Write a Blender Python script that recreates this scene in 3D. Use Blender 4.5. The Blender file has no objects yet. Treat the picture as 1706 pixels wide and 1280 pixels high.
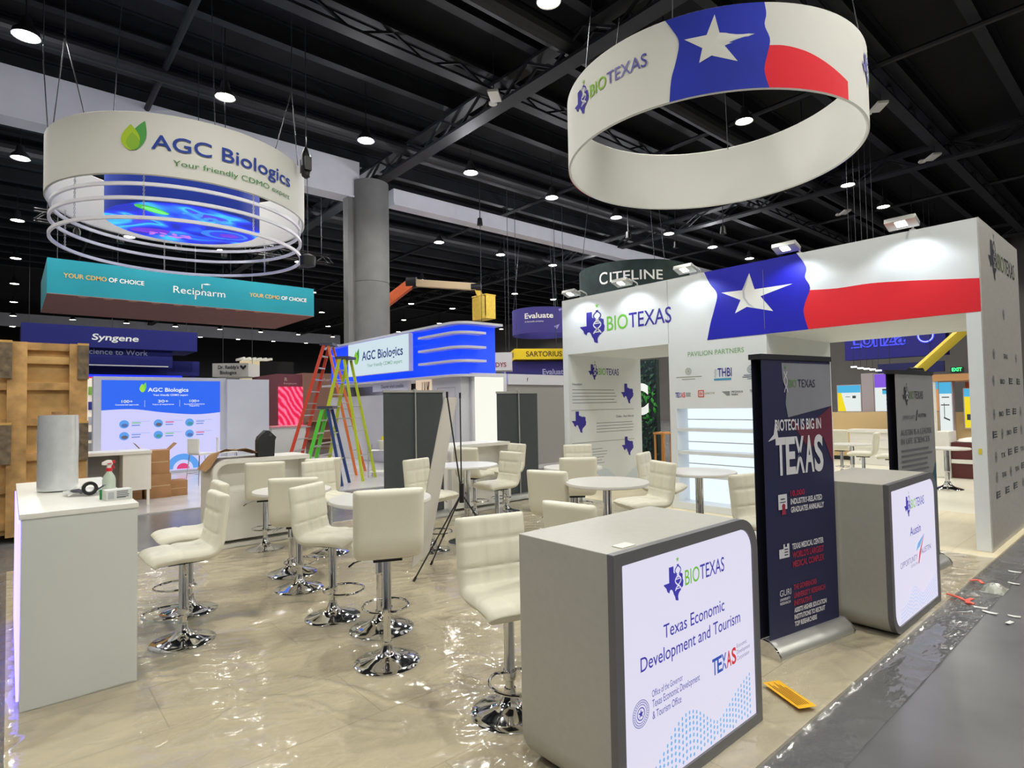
import bpy, bmesh, math, random
from mathutils import Matrix, Vector, noise
random.seed(7)
sc = bpy.context.scene
COL = sc.collection
PI = math.pi
# ------------------------------------------------------------------ camera
F_PX, YAW, PITCH, ROLL, EYE = 970.0, math.radians(49.14), math.radians(2.02), math.radians(-1.0), 1.65
fw = Vector((math.cos(YAW)*math.cos(PITCH), math.sin(YAW)*math.cos(PITCH), math.sin(PITCH)))
rt = Vector((math.sin(YAW), -math.cos(YAW), 0)); up = rt.cross(fw)
r2 = math.cos(ROLL)*rt + math.sin(ROLL)*up; u2 = -math.sin(ROLL)*rt + math.cos(ROLL)*up
cd = bpy.data.cameras.new('camera'); cam = bpy.data.objects.new('camera', cd); COL.objects.link(cam)
cd.sensor_width = 36; cd.lens = F_PX/1706*36; cd.clip_end = 300; cd.clip_start = .05
cam.matrix_world = Matrix(((r2.x, u2.x, -fw.x, 0), (r2.y, u2.y, -fw.y, 0), (r2.z, u2.z, -fw.z, EYE), (0, 0, 0, 1)))
sc.camera = cam
# ------------------------------------------------------------------ world, view
w = bpy.data.worlds.new('world'); sc.world = w; w.use_nodes = True
w.node_tree.nodes['Background'].inputs[0].default_value = (.5, .55, .7, 1)
w.node_tree.nodes['Background'].inputs[1].default_value = .02
vs = sc.view_settings; vs.view_transform = 'Standard'; vs.look = 'None'; vs.gamma = 1; vs.use_curve_mapping = False
vs.exposure = 0.0
BAY_WATTS = 285.0        # each high bay lamp
# ------------------------------------------------------------------ materials
def lin(c):
    return tuple(((x/12.92) if x <= .04045 else ((x+.055)/1.055)**2.4) for x in (v/255 for v in c))
MATS = {}
def P(name, rgb, rough=.5, metal=0., emit=None, es=1., coat=0., spec=.5, noise_amt=0., nscale=8., bump=0., alpha=1., trans=0., aniso=0.):
    if name in MATS: return MATS[name]
    m = bpy.data.materials.new(name); m.use_nodes = True; nt = m.node_tree
    b = nt.nodes['Principled BSDF']; c = lin(rgb)
    b.inputs['Base Color'].default_value = (*c, 1); b.inputs['Roughness'].default_value = rough
    b.inputs['Metallic'].default_value = metal; b.inputs['Specular IOR Level'].default_value = spec
    b.inputs['Coat Weight'].default_value = coat; b.inputs['Alpha'].default_value = alpha
    b.inputs['Transmission Weight'].default_value = trans; b.inputs['Anisotropic'].default_value = aniso
    if emit:
        b.inputs['Emission Color'].default_value = (*lin(emit), 1); b.inputs['Emission Strength'].default_value = es
    if noise_amt or bump:
        tc = nt.nodes.new('ShaderNodeTexCoord'); nz = nt.nodes.new('ShaderNodeTexNoise')
        nz.inputs['Scale'].default_value = nscale; nz.inputs['Detail'].default_value = 4
        nt.links.new(tc.outputs['Object'], nz.inputs['Vector'])
        if noise_amt:
            r = nt.nodes.new('ShaderNodeValToRGB'); k = noise_amt
            r.color_ramp.elements[0].color = (*[x*(1-k) for x in c], 1); r.color_ramp.elements[1].color = (*[min(1, x*(1+k)) for x in c], 1)
            r.color_ramp.elements[0].position = .3; r.color_ramp.elements[1].position = .7
            nt.links.new(nz.outputs['Fac'], r.inputs['Fac']); nt.links.new(r.outputs['Color'], b.inputs['Base Color'])
        if bump:
            bp = nt.nodes.new('ShaderNodeBump'); bp.inputs['Strength'].default_value = bump; bp.inputs['Distance'].default_value = .01
            nt.links.new(nz.outputs['Fac'], bp.inputs['Height']); nt.links.new(bp.outputs['Normal'], b.inputs['Normal'])
    MATS[name] = m; return m
def E(name, rgb, s=1.):           # backlit print, screen or lamp
    m = P(name, (20, 20, 20), .35, emit=rgb, es=s)
    return m
white = P('white_laminate', (226, 224, 216), .35, noise_amt=.015)
wallw = P('pavilion_white', (222, 226, 228), .45, noise_amt=.012, nscale=3)
fabw = P('sign_fabric', (216, 215, 208), .85)
deskm = P('desk_laminate', (170, 168, 159), .42, noise_amt=.03, nscale=30)
deskf = P('desk_front_edge', (98, 98, 101), .4, noise_amt=.03, nscale=20)  # darker than the body: dimness against the backlit panel put into the colour
cream = P('cream_leather', (217, 213, 195), .42, bump=.08, nscale=160, noise_amt=.02)
chrome = P('chrome', (225, 225, 228), .07, 1.)
steel = P('brushed_aluminium', (200, 196, 190), .42, .5, aniso=.5, noise_amt=.05, nscale=20)
alu = P('satin_aluminium', (196, 196, 192), .38, .8)
black = P('black_plastic', (18, 18, 20), .4)
blackm = P('black_steel', (22, 22, 26), .55, noise_amt=.35, nscale=6)
rub = P('rubber', (12, 12, 12), .8)
dgrey = P('banner_back', (66, 71, 74), .7, noise_amt=.05, nscale=6)
navy_ink = P('ink_navy', (46, 38, 150), .5)
blue_ink = P('ink_blue', (10, 14, 176), .5, noise_amt=.12, nscale=1.2)
red_ink = P('ink_red', (222, 24, 40), .5)
green_ink = P('ink_green', (112, 196, 58), .5)
white_ink = P('ink_white', (236, 236, 232), .5)
grey_ink = P('ink_grey', (120, 122, 128), .6)
black_ink = P('ink_black', (30, 28, 40), .6)
card = P('cardboard', (160, 118, 78), .8, noise_amt=.1, nscale=5)
kraft = P('kraft_paper', (158, 118, 72), .8, noise_amt=.12, nscale=8)
yellow_paint = P('yellow_paint', (224, 190, 70), .5, noise_amt=.1)
orange_paint = P('orange_paint', (226, 104, 52), .5, noise_amt=.1)
# ------------------------------------------------------------------ mesh builder
class MB:
    def __init__(s): s.v, s.f, s.m = [], [], []; s.M = None
    def add(s, vs_, fs, mi=0):
        o = len(s.v)
        for p in vs_:
            p = Vector(p); s.v.append(s.M @ p if s.M else p)
        for f in fs: s.f.append([i+o for i in f]); s.m.append(mi)
    def box(s, x0, y0, z0, x1, y1, z1, mi=0):
        s.add([(x, y, z) for z in (z0, z1) for y in (y0, y1) for x in (x0, x1)],
              [(0, 2, 3, 1), (4, 5, 7, 6), (0, 1, 5, 4), (2, 6, 7, 3), (0, 4, 6, 2), (1, 3, 7, 5)], mi)
    def bar(s, a, b, w, h=None, mi=0, upv=(0, 0, 1)):
        a, b = Vector(a), Vector(b); d = (b-a).normalized(); U = Vector(upv)
        if abs(d.dot(U)) > .98: U = Vector((1, 0, 0))
        sd = d.cross(U).normalized(); U = sd.cross(d); h = h or w
        s.add([p+sd*x*w/2+U*y*h/2 for p in (a, b) for x, y in ((-1, -1), (1, -1), (1, 1), (-1, 1))],
              [(3, 2, 1, 0), (4, 5, 6, 7), (0, 1, 5, 4), (1, 2, 6, 5), (2, 3, 7, 6), (3, 0, 4, 7)], mi)
    def tube(s, pts, r, n=8, closed=False, mi=0):
        pts = [Vector(p) for p in pts]; k = len(pts); vs_, fs = [], []
        prev = None
        for i, p in enumerate(pts):
            if closed: d = pts[(i+1) % k]-pts[i-1]
            else: d = pts[min(i+1, k-1)]-pts[max(i-1, 0)]
            d.normalize()
            ref = prev if prev is not None else (Vector((0, 0, 1)) if abs(d.z) < .9 else Vector((1, 0, 0)))
            sd = (ref-d*ref.dot(d))
            if sd.length < 1e-4: sd = d.orthogonal()
            sd.normalize(); prev = sd; t = d.cross(sd)
            rr = r[i] if isinstance(r, (list, tuple)) else r
            for j in range(n):
                a = 2*PI*j/n; vs_.append(p+sd*math.cos(a)*rr+t*math.sin(a)*rr)
        for i in range(k if closed else k-1):
            for j in range(n):
                a, b = i*n, ((i+1) % k)*n
                fs.append((a+j, a+(j+1) % n, b+(j+1) % n, b+j))
        if not closed: fs.append(list(range(n))[::-1]); fs.append([(k-1)*n+j for j in range(n)])
        s.add(vs_, fs, mi)
    def lathe(s, prof, n=40, at=(0, 0, 0), mi=0, close=False):
        at = Vector(at); vs_, fs = [], []; k = len(prof)
        for r, z in prof:
            for j in range(n): vs_.append(at+Vector((r*math.cos(2*PI*j/n), r*math.sin(2*PI*j/n), z)))
        for i in range(k if close else k-1):
            for j in range(n):
                i2 = (i+1) % k
                fs.append((i*n+j, i*n+(j+1) % n, i2*n+(j+1) % n, i2*n+j))
        if not close: fs.append(list(range(n))[::-1]); fs.append([(k-1)*n+j for j in range(n)])
        s.add(vs_, fs, mi)
    def prism(s, poly, S, n0, n1, mi=0, mside=None):       # polygon on a surface, from offset n0 to n1
        k = len(poly)
        s.add([S(a, b, n0) for a, b in poly]+[S(a, b, n1) for a, b in poly], [list(range(k))[::-1], [k+i for i in range(k)]], mi)
        o = len(s.v)-2*k
        for i in range(k): s.f.append([o+i, o+(i+1) % k, o+k+(i+1) % k, o+k+i]); s.m.append(mi if mside is None else mside)
    def poly(s, pts, S, n=.003, mi=0): s.add([S(a, b, n) for a, b in pts], [list(range(len(pts)))], mi)
    def rect(s, S, a0, b0, a1, b1, n=.003, mi=0): s.poly([(a0, b0), (a1, b0), (a1, b1), (a0, b1)], S, n, mi)
    def disc(s, S, a, b, r, n=.003, mi=0, k=20, r0=0, ry=None):
        ry = ry or r
        o = [(a+r*math.cos(2*PI*i/k), b+ry*math.sin(2*PI*i/k)) for i in range(k)]
        if not r0: s.poly(o, S, n, mi); return
        q = [(a+r0*math.cos(2*PI*i/k), b+r0*ry/r*math.sin(2*PI*i/k)) for i in range(k)]
        s.add([S(x, y, n) for x, y in o+q], [(i, (i+1) % k, k+(i+1) % k, k+i) for i in range(k)], mi)
    def patch(s, S, rows, n=.003, mi=0):                    # rows of (a,b), quads between neighbours
        k = len(rows[0]); vs_ = [S(a, b, n) for r in rows for a, b in r]
        s.add(vs_, [(i*k+j, i*k+j+1, (i+1)*k+j+1, (i+1)*k+j) for i in range(len(rows)-1) for j in range(k-1)], mi)
    def line(s, S, pts, wd, n=.003, mi=0):
        for (a0, b0), (a1, b1) in zip(pts, pts[1:]):
            d = Vector((a1-a0, b1-b0)); L = d.length or 1; p = Vector((-d.y, d.x))*(wd/2/L)
            s.poly([(a0-p.x, b0-p.y), (a1-p.x, b1-p.y), (a1+p.x, b1+p.y), (a0+p.x, b0+p.y)], S, n, mi)
    def text(s, S, t, a, b, cap, wd=None, n=.003, mi=0, bold=0., al='l', shear=0.):
        V_, F_, W_ = glyphs(t, bold)
        sy = cap/.7; sx = (wd/W_) if wd else sy
        o = {'l': 0, 'c': -W_*sx/2, 'r': -W_*sx}[al]
        s.add([S(a+o+x*sx+y*sy*shear, b+y*sy, n) for x, y in V_], F_, mi)
    def build(s, name, mats, parent=None, bev=0., smooth=40, world=True):
        me = bpy.data.meshes.new(name)
        vs_ = s.v; loc = None
        if parent is not None and world:
            inv = ROOTM[parent.name].inverted(); vs_ = [inv @ v for v in vs_]
        elif parent is None:
            xs = [v.x for v in vs_]; ys = [v.y for v in vs_]; zs = [v.z for v in vs_]
            loc = Vector(((min(xs)+max(xs))/2, (min(ys)+max(ys))/2, min(zs))); vs_ = [v-loc for v in vs_]
        me.from_pydata([tuple(v) for v in vs_], [], s.f)
        for m in (mats if isinstance(mats, (list, tuple)) else [mats]): me.materials.append(m)
        me.polygons.foreach_set('material_index', s.m)
        if bev:
            bm = bmesh.new(); bm.from_mesh(me); bmesh.ops.remove_doubles(bm, verts=bm.verts, dist=1e-5)
            ed = [e for e in bm.edges if len(e.link_faces) == 2 and e.calc_face_angle(0) > .6]
            bmesh.ops.bevel(bm, geom=ed, offset=bev, segments=2, affect='EDGES', profile=.7); bm.to_mesh(me); bm.free()
        if smooth:
            me.polygons.foreach_set('use_smooth', [True]*len(me.polygons)); me.set_sharp_from_angle(angle=math.radians(smooth))
        me.update()
        o = bpy.data.objects.new(name, me); COL.objects.link(o)
        if parent is not None:
            o.parent = parent; ROOTM[o.name] = ROOTM[parent.name]
        else:
            o.location = loc; ROOTM[o.name] = Matrix.Translation(loc)
        return o
ROOTM = {}
GL = {}
def glyphs(t, bold):
    k = (t, bold)
    if k not in GL:
        cu = bpy.data.curves.new('t', 'FONT'); cu.body = t; cu.size = 1; cu.offset = bold; cu.resolution_u = 4; cu.fill_mode = 'FRONT'
        ob = bpy.data.objects.new('t', cu); me = ob.to_mesh()
        v = [(p.co.x, p.co.y) for p in me.vertices]; f = [list(p.vertices) for p in me.polygons]
        ob.to_mesh_clear(); bpy.data.objects.remove(ob); bpy.data.curves.remove(cu)
        x0 = min(p[0] for p in v) if v else 0; x1 = max(p[0] for p in v) if v else 1
        GL[k] = ([(p[0]-x0, p[1]) for p in v], f, x1-x0)
    return GL[k]
def plane(O, U, V=(0, 0, 1)):
    O, U, V = Vector(O), Vector(U).normalized(), Vector(V).normalized(); N = U.cross(V)
    return lambda a, b, n=0: O+U*a+V*b+N*n
def drum(c, R):              # a = arc length in metres from azimuth 0, b = height
    return lambda a, b, n=0: Vector((c[0]+(R+n)*math.cos(a/R), c[1]+(R+n)*math.sin(a/R), b))
def tag(o, label, cat, group=None, kind=None):
    o['label'] = label; o['category'] = cat
    if group: o['group'] = group
    if kind: o['kind'] = kind
    return o
def thing(name, label, cat, loc=(0, 0, 0), rz=0., group=None):
    o = bpy.data.objects.new(name, None); COL.objects.link(o); o.empty_display_size = .2
    o.location = loc; o.rotation_euler = (0, 0, rz)
    ROOTM[o.name] = Matrix.Translation(Vector(loc)) @ Matrix.Rotation(rz, 4, 'Z')
    return tag(o, label, cat, group)
def struct(mb, name, mats, label=None, cat=None, **k):
    o = mb.build(name, mats, **k); o['kind'] = 'structure'
    if label: tag(o, label, cat)
    return o
def dup(root, loc, rz=0., label=None, group=None):
    r = root.copy(); COL.objects.link(r); r.location = loc; r.rotation_euler = (0, 0, rz)
    ROOTM[r.name] = Matrix.Translation(Vector(loc)) @ Matrix.Rotation(rz, 4, 'Z')
    if label: r['label'] = label
    if group: r['group'] = group
    for ch in root.children:
        c = ch.copy(); COL.objects.link(c); c.parent = r
        for g in ch.children:
            d = g.copy(); COL.objects.link(d); d.parent = c
    return r
# ------------------------------------------------------------------ shared graphics
TX = [(-103.04, 36.5), (-100, 36.5), (-100, 34.56), (-99.2, 34.3), (-98.1, 34.1), (-97.2, 33.8), (-96, 33.85), (-95.2, 33.9), (-94.5, 33.6), (-94.04, 33.5),
      (-94.04, 31.99), (-93.5, 31.2), (-93.8, 30.3), (-93.85, 29.7), (-94.7, 29.4), (-95.3, 28.9), (-96.4, 28.4), (-97.1, 27.8), (-97.4, 27.2), (-97.15, 25.96),
      (-98.2, 26.1), (-99.1, 26.4), (-99.5, 27.5), (-100.3, 28.3), (-100.7, 29.1), (-101.4, 29.8), (-102.3, 29.9), (-102.7, 29.7), (-103.1, 28.98), (-104.4, 29.6),
      (-104.9, 30.6), (-106.5, 31.75), (-106.6, 32.0), (-103.06, 32.0)]
def texas(mb, S, a, b, wd, n=.003, mi=0, ht=None):
    ht = ht or wd*.94
    mb.poly([(a+(x+106.6)/13.1*wd, b+(y-25.96)/10.54*ht) for x, y in TX], S, n, mi)
def star(mb, S, a, b, r, n=.003, mi=0, rot=90, q=.4):
    mb.poly([(a+(r if i % 2 == 0 else r*q)*math.cos(math.radians(rot+36*i)), b+(r if i % 2 == 0 else r*q)*math.sin(math.radians(rot+36*i))) for i in range(10)], S, n, mi)
def biotexas(mb, S, a, b, W, n=.003, mi=(0, 1, 2), H=None):
    """state outline with helix and star, then the two-colour word; lower-left corner (a,b), total width W"""
    H = H or W*.33; nv, gr, wh = mi
    texas(mb, S, a, b, W*.30, n, nv, H)
    cx, h0, h1 = a+W*.212, b+H*.30, b+H*.98
    for ph in (0, PI):
        for seg, m_ in (((0, 10), wh), ((10, 16), nv)):
            pts = [(cx+W*.045*math.cos(ph+(h*2.6*PI/16)), h0+(h1-h0)*h/16*1.06) for h in range(seg[0], seg[1]+1)]
            mb.line(S, pts, W*.012, n+.002, m_)
    for h in (1, 2.4, 7, 8.2):
        hw = W*.045*abs(math.cos(h*2.6*PI/16)); y = h0+(h1-h0)*h/16*1.06
        mb.line(S, [(cx-hw, y), (cx+hw, y)], W*.008, n+.002, wh)
    star(mb, S, cx, b+H*1.16, W*.026, n+.001, gr)
    mb.text(S, 'BIO', a+W*.325, b+H*.34, H*.44, W*.235, n, gr, .004)
    mb.text(S, 'TEXAS', a+W*.572, b+H*.34, H*.44, W*.428, n, nv, .004)
def greek(mb, S, a, b, wd, rows, lead, n=.003, mi=0, th=.4, rag=.2):
    for i in range(rows):
        k = wd*(1-rag*random.random()); mb.rect(S, a, b-i*lead, a+k, b-i*lead+lead*th, n, mi)
def seal(mb, S, a, b, r, n=.003, mi=0):
    mb.disc(S, a, b, r, n, mi, 32, r*.95); mb.disc(S, a, b, r*.68, n, mi, 32, r*.63); mb.disc(S, a, b, r*.48, n, mi, 16, r*.40)
    star(mb, S, a, b, r*.34, n, mi)
    for i in range(30):
        t = 2*PI*i/30; mb.disc(S, a+math.cos(t)*r*.82, b+math.sin(t)*r*.82, r*.06, n, mi, 6)
def lone_star_word(mb, S, a, b, W, H, n, mi_b, mi_r, bg):
    for t, k, m_ in (('T', 0, mi_b), ('E', .2, mi_b), ('X', .39, mi_b), ('A', .60, mi_r), ('S', .82, mi_r)):
        mb.text(S, t, a+W*k, b, H, W*.2, n, m_, .02)
    star(mb, S, a+W*.5, b+H*.44, H*.14, n+.001, bg)
# ------------------------------------------------------------------ the hall
FZ = -.02
conc = P('polished_concrete', (104, 104, 106), .24, noise_amt=.22, nscale=.9, bump=.03)
m = MB(); m.box(-14, -16, -.4, 60, 76, FZ); struct(m, 'floor', conc, smooth=0)
deck = P('ceiling_black', (15, 16, 20), .9, noise_amt=.3, nscale=2)
m = MB(); m.box(-14, -16, 11.3, 60, 76, 11.5); struct(m, 'ceiling', deck, smooth=0)
hallw = P('hall_wall', (112, 108, 104), .8, noise_amt=.05, nscale=1)
hallk = P('hall_wall_dark', (34, 34, 38), .9)
for nm, b, mt in (('wall_right', (46, -16, FZ, 46.3, 76, 11.3), hallw), ('wall_left', (-14, -16, FZ, -13.7, 76, 11.3), hallk),
                  ('wall_far', (-14, 75.7, FZ, 60, 76, 11.3), hallk), ('wall_near', (-14, -16, FZ, 60, -15.7, 11.3), hallw)):
    m = MB(); m.box(*b); struct(m, nm, mt, smooth=0)
joist = P('joist_steel', (25, 27, 33), .6, noise_amt=.35, nscale=1.5)
n_trim = 0
def trim(m, mat, label=None):
    global n_trim
    n_trim += 1; return struct(m, 'trim_%d' % n_trim, mat, smooth=0)
for y in [3.0+1.91*i for i in range(0, 24)]:              # roof joists along X: two flanges and a web
    m = MB(); m.box(-13.7, y-.13, 10.72, 46, y+.13, 10.76); m.box(-13.7, y-.02, 10.76, 46, y+.02, 11.26); m.box(-13.7, y-.12, 11.26, 46, y+.12, 11.3)
    for k in range(-7, 24): m.bar((k*1.9, y, 10.77), (k*1.9+.95, y, 11.24), .05); m.bar((k*1.9+.95, y, 11.24), (k*1.9+1.9, y, 10.77), .05)
    trim(m, joist)
for x in (-4.2, 10.4, 25, 39.6):                          # girders along Y, truss web
    m = MB()
    for zz in (10.0, 10.6): m.box(x-.22, -15.7, zz, x+.22, 75.7, zz+.08)
    for k in range(-8, 38):
        for s_ in (-.18, .18): m.bar((x+s_, k*2, 10.05), (x+s_, k*2+1, 10.62), .06); m.bar((x+s_, k*2+1, 10.62), (x+s_, k*2+2, 10.05), .06)
    trim(m, joist)
for y, z in ((5.2, 10.1), (12.3, 10.3)):                   # cross girders and conduit along X
    m = MB(); m.box(-13.7, y-.16, z, 46, y+.16, z+.07); m.box(-13.7, y-.16, z+.45, 46, y+.16, z+.52)
    for k in range(-7, 23):
        m.bar((k*2, y, z+.05), (k*2+1, y, z+.47), .06); m.bar((k*2+1, y, z+.47), (k*2+2, y, z+.05), .06)
    trim(m, joist)
for y, z, r in ((9.6, 10.5, .28), (17.2, 10.45, .2), (25.5, 10.5, .3), (1.2, 10.6, .25)):
    m = MB(); m.tube([(-13.6, y, z), (45.9, y, z)], r, 14); trim(m, blackm)
for x in (3, 17.5, 31):
    m = MB(); m.tube([(x, -15, 10.55), (x, 75, 10.55)], .08, 8); trim(m, blackm)
soffit = P('white_beam', (226, 226, 234), .7, noise_amt=.03, nscale=2)
m = MB(); m.box(-13.7, 19.7, 9.42, 9.75, 20.3, 10.72); m.box(-13.7, 19.66, 9.35, 9.75, 20.34, 9.42); trim(m, soffit)
m = MB(); m.box(11.2, 19.75, 9.52, 45, 20.2, 10.1); m.box(11.2, 19.7, 9.46, 45, 20.25, 9.52); trim(m, soffit)
m = MB(); m.box(-13, 66, 9.2, 30, 66.5, 10.3); trim(m, soffit)
cc = P('column_concrete', (116, 116, 114), .75, noise_amt=.08, nscale=2)
m = MB(); m.lathe([(.68, FZ), (.68, 3.1), (.665, 3.11), (.665, 3.14), (.68, 3.15), (.68, 6.2), (.665, 6.21), (.665, 6.24), (.68, 6.25), (.68, 10.0)], 40, (10.2, 19.75, 0)); m.box(9.28, 19.7, FZ, 9.6, 20.1, 9.4)
tag(struct(m, 'trim_90', cc), 'round grey concrete column rising to the white roof beam', 'column')
# high bay lamps on the hall's grid, each with its own light
lens = E('bay_lens', (255, 250, 232), 26); lens.cycles.emission_sampling = 'NONE'
bayk = P('bay_housing', (46, 46, 48), .5)
def bay_meshes():
    h = MB(); h.lathe([(.05, .42), (.09, .40), (.12, .22), (.23, .10), (.25, .0), (.235, .0), (.215, .09), (.10, .19)], 24)
    l = MB(); l.lathe([(.0, .05), (.20, .05), (.205, .012), (.0, .006)], 20)
    c = MB(); c.tube([(0, 0, .42), (0, 0, 1.842)], .012, 6)
    return h, l, c
first = None
for j in range(-2, 10):
    for i in range(-2, 12):
        if (j < 1 or i < 0) and (j > 3 or i > 6): continue
        pos = (.2+3.83*i, .15+7.65*j, 9.46)
        if first is None:
            first = thing('high_bay_lamp', 'round white high bay lamp hanging under the black hall ceiling', 'ceiling lamp', pos, 0, 'high bay lamps on the ceiling')
            h, l, c = bay_meshes(); h.build('lamp_housing', bayk, first, world=False); l.build('lamp_lens', lens, first, world=False); c.build('lamp_stem', blackm, first, world=False)
            o = first
        else: o = dup(first, pos)
        if j <= 6 and i <= 9 and (j < 4 or (i+j) % 2 == 0):
            ld = bpy.data.lights.new('bay_light', 'SPOT'); ld.energy = BAY_WATTS*(1 if j < 4 else 2)*(.4 if (i, j) == (1, 2) else 1); ld.spot_size = math.radians(164); ld.spot_blend = .5
            ld.shadow_soft_size = .15; ld.color = (1, .985, .915)
            lo = bpy.data.objects.new('bay_light', ld); COL.objects.link(lo); lo.parent = o; lo.location = (0, 0, -.03)
            if j in (2, 3) and 0 <= i <= 8 and (i, j) != (1, 2):                      # extra fill light added under these two rows to brighten the white roof beam
                ld = bpy.data.lights.new('beam_fill', 'POINT'); ld.energy = BAY_WATTS*.5; ld.shadow_soft_size = .15; ld.color = (.95, .95, 1)
                lo = bpy.data.objects.new('beam_fill', ld); COL.objects.link(lo); lo.parent = o; lo.location = (0, 0, -.17)
# small warm truss spots far off
for k, (x, y, z) in enumerate(((14.5, 18.6, 9.0), (19.8, 15.2, 8.6), (21.5, 14.0, 8.2), (20.2, 11.1, 7.9))):
    t = thing('truss_spotlight', ['small warm spotlight left of the bright lamp near the round red white and blue sign', 'small warm spotlight hanging below the round flag sign', 'small warm spotlight under the flag sign right of a white lamp', 'small warm spotlight just above the blue flag panel on the wall'][k], 'spotlight', (x, y, z))
    a = MB(); a.lathe([(.06, .3), (.09, .28), (.12, .0), (.10, .0)], 16); a.build('spot_can', black, t, world=False)
    a = MB(); a.lathe([(.0, .04), (.09, .04), (.08, .02), (0, .02)], 14); a.build('spot_lens', E('warm_lens', (255, 190, 120), 18), t, world=False)
    a = MB(); a.tube([(0, 0, .3), (0, 0, 11.29-z)], .015, 6); a.build('spot_pole', blackm, t, world=False)
# small white wireless boxes clipped to the roof steel
for k, (x, y) in enumerate(((9.6, 11.6), (18.3, 5.3), (23.6, 5.3), (21, 12.2), (27.5, 9.4))):
    t = thing('antenna_box', ['white antenna box on the roof girder left of the flag ring', 'white antenna box on the girder right of the flag ring', 'white antenna box on the girder at the right edge of the photo', 'small white antenna box below the flag ring', 'tiny white antenna box above the flag wall'][k], 'antenna box', (x, y, 9.75), .7)
    a = MB(); a.box(-.28, -.14, 0, .28, .14, .07); a.build('box_body', white, t, bev=.01, world=False)
    a = MB(); a.lathe([(0, .0), (.11, .0), (.12, .04), (.08, .09), (0, .1)], 16, (.42, .12, .03)); a.build('dome', white, t, world=False)
    a = MB(); a.tube([(-.1, 0, .07), (-.1, 0, 1.53)], .012, 6); a.tube([(.28, 0, .05), (.36, .05, .12), (.42, .12, .12)], .012, 6); a.build('bracket', blackm, t, world=False)
# ------------------------------------------------------------------ booth flooring and plastic film
vm = bpy.data.materials.new('vinyl_planks'); vm.use_nodes = True; nt = vm.node_tree; b = nt.nodes['Principled BSDF']
tc = nt.nodes.new('ShaderNodeTexCoord'); mp = nt.nodes.new('ShaderNodeMapping'); mp.inputs['Scale'].default_value = (.8, 5, 1)
nz = nt.nodes.new('ShaderNodeTexNoise'); nz.inputs['Scale'].default_value = 1.6; nz.inputs['Detail'].default_value = 5
br = nt.nodes.new('ShaderNodeTexBrick'); br.inputs['Scale'].default_value = 1; br.inputs['Brick Width'].default_value = 1.8; br.inputs['Row Height'].default_value = .6
br.inputs['Mortar Size'].default_value = .004; br.inputs['Color1'].default_value = (*lin((222, 210, 178)), 1); br.inputs['Color2'].default_value = (*lin((216, 204, 171)), 1); br.inputs['Mortar'].default_value = (*lin((196, 184, 152)), 1)
mx = nt.nodes.new('ShaderNodeMixRGB'); mx.blend_type = 'MULTIPLY'; mx.inputs[0].default_value = .35
cr = nt.nodes.new('ShaderNodeValToRGB'); cr.color_ramp.elements[0].color = (.72, .68, .6, 1); cr.color_ramp.elements[1].color = (1, 1, 1, 1); cr.color_ramp.elements[0].position = .3; cr.color_ramp.elements[1].position = .62
nt.links.new(tc.outputs['Object'], mp.inputs[0]); nt.links.new(mp.outputs[0], nz.inputs['Vector']); nt.links.new(tc.outputs['Object'], br.inputs['Vector'])
nt.links.new(nz.outputs['Fac'], cr.inputs[0]); nt.links.new(br.outputs['Color'], mx.inputs[1]); nt.links.new(cr.outputs[0], mx.inputs[2]); nt.links.new(mx.outputs[0], b.inputs['Base Color'])
b.inputs['Roughness'].default_value = .42
m = MB(); m.box(.0, 1.33, FZ, 10.3, 8.1, -.002)
tag(m.build('booth_flooring', vm, smooth=0), 'beige vinyl flooring of the white booth beside the grey concrete aisle', 'flooring')
wv = P('white_marble_vinyl', (206, 204, 204), .18, noise_amt=.10, nscale=1.3)
m = MB(); m.box(.6, 11.05, FZ, 12, 19.5, -.004)
tag(m.build('booth_flooring', wv, smooth=0), 'glossy white flooring under the far booth with the blue lightbox', 'flooring')
m = MB(); m.box(10.3, -.2+1.5, FZ, 18.6, 8.1, -.004)
tag(m.build('booth_flooring', P('warm_white_vinyl', (228, 223, 204), .3, noise_amt=.04, nscale=1), smooth=0), 'glossy white flooring seen through the doorway on the right', 'flooring')
# film: mostly clear, glossy where it creases
fm = bpy.data.materials.new('clear_film'); fm.use_nodes = True; nt = fm.node_tree; nt.nodes.clear()
out = nt.nodes.new('ShaderNodeOutputMaterial'); tr = nt.nodes.new('ShaderNodeBsdfTransparent'); gl = nt.nodes.new('ShaderNodeBsdfGlossy'); gl.inputs['Roughness'].default_value = .10
df = nt.nodes.new('ShaderNodeBsdfDiffuse'); df.inputs['Color'].default_value = (.8, .8, .8, 1)
fr = nt.nodes.new('ShaderNodeFresnel'); fr.inputs['IOR'].default_value = 1.5
tc = nt.nodes.new('ShaderNodeTexCoord'); mp = nt.nodes.new('ShaderNodeMapping'); mp.inputs['Scale'].default_value = (1.2, 2.6, 1); mp.inputs['Rotation'].default_value = (0, 0, .5)
n1 = nt.nodes.new('ShaderNodeTexNoise'); n1.inputs['Scale'].default_value = 7.5; n1.inputs['Detail'].default_value = 5; n1.inputs['Distortion'].default_value = 1.2
n1.noise_type = 'RIDGED_MULTIFRACTAL'
bp = nt.nodes.new('ShaderNodeBump'); bp.inputs['Strength'].default_value = .24; bp.inputs['Distance'].default_value = .011
L_ = nt.links.new
L_(tc.outputs['Object'], mp.inputs[0]); L_(mp.outputs[0], n1.inputs['Vector']); L_(n1.outputs['Fac'], bp.inputs['Height'])
L_(bp.outputs['Normal'], gl.inputs['Normal']); L_(bp.outputs['Normal'], fr.inputs['Normal'])
m1 = nt.nodes.new('ShaderNodeMixShader'); m2 = nt.nodes.new('ShaderNodeMixShader'); m1.inputs[0].default_value = .10
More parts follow.
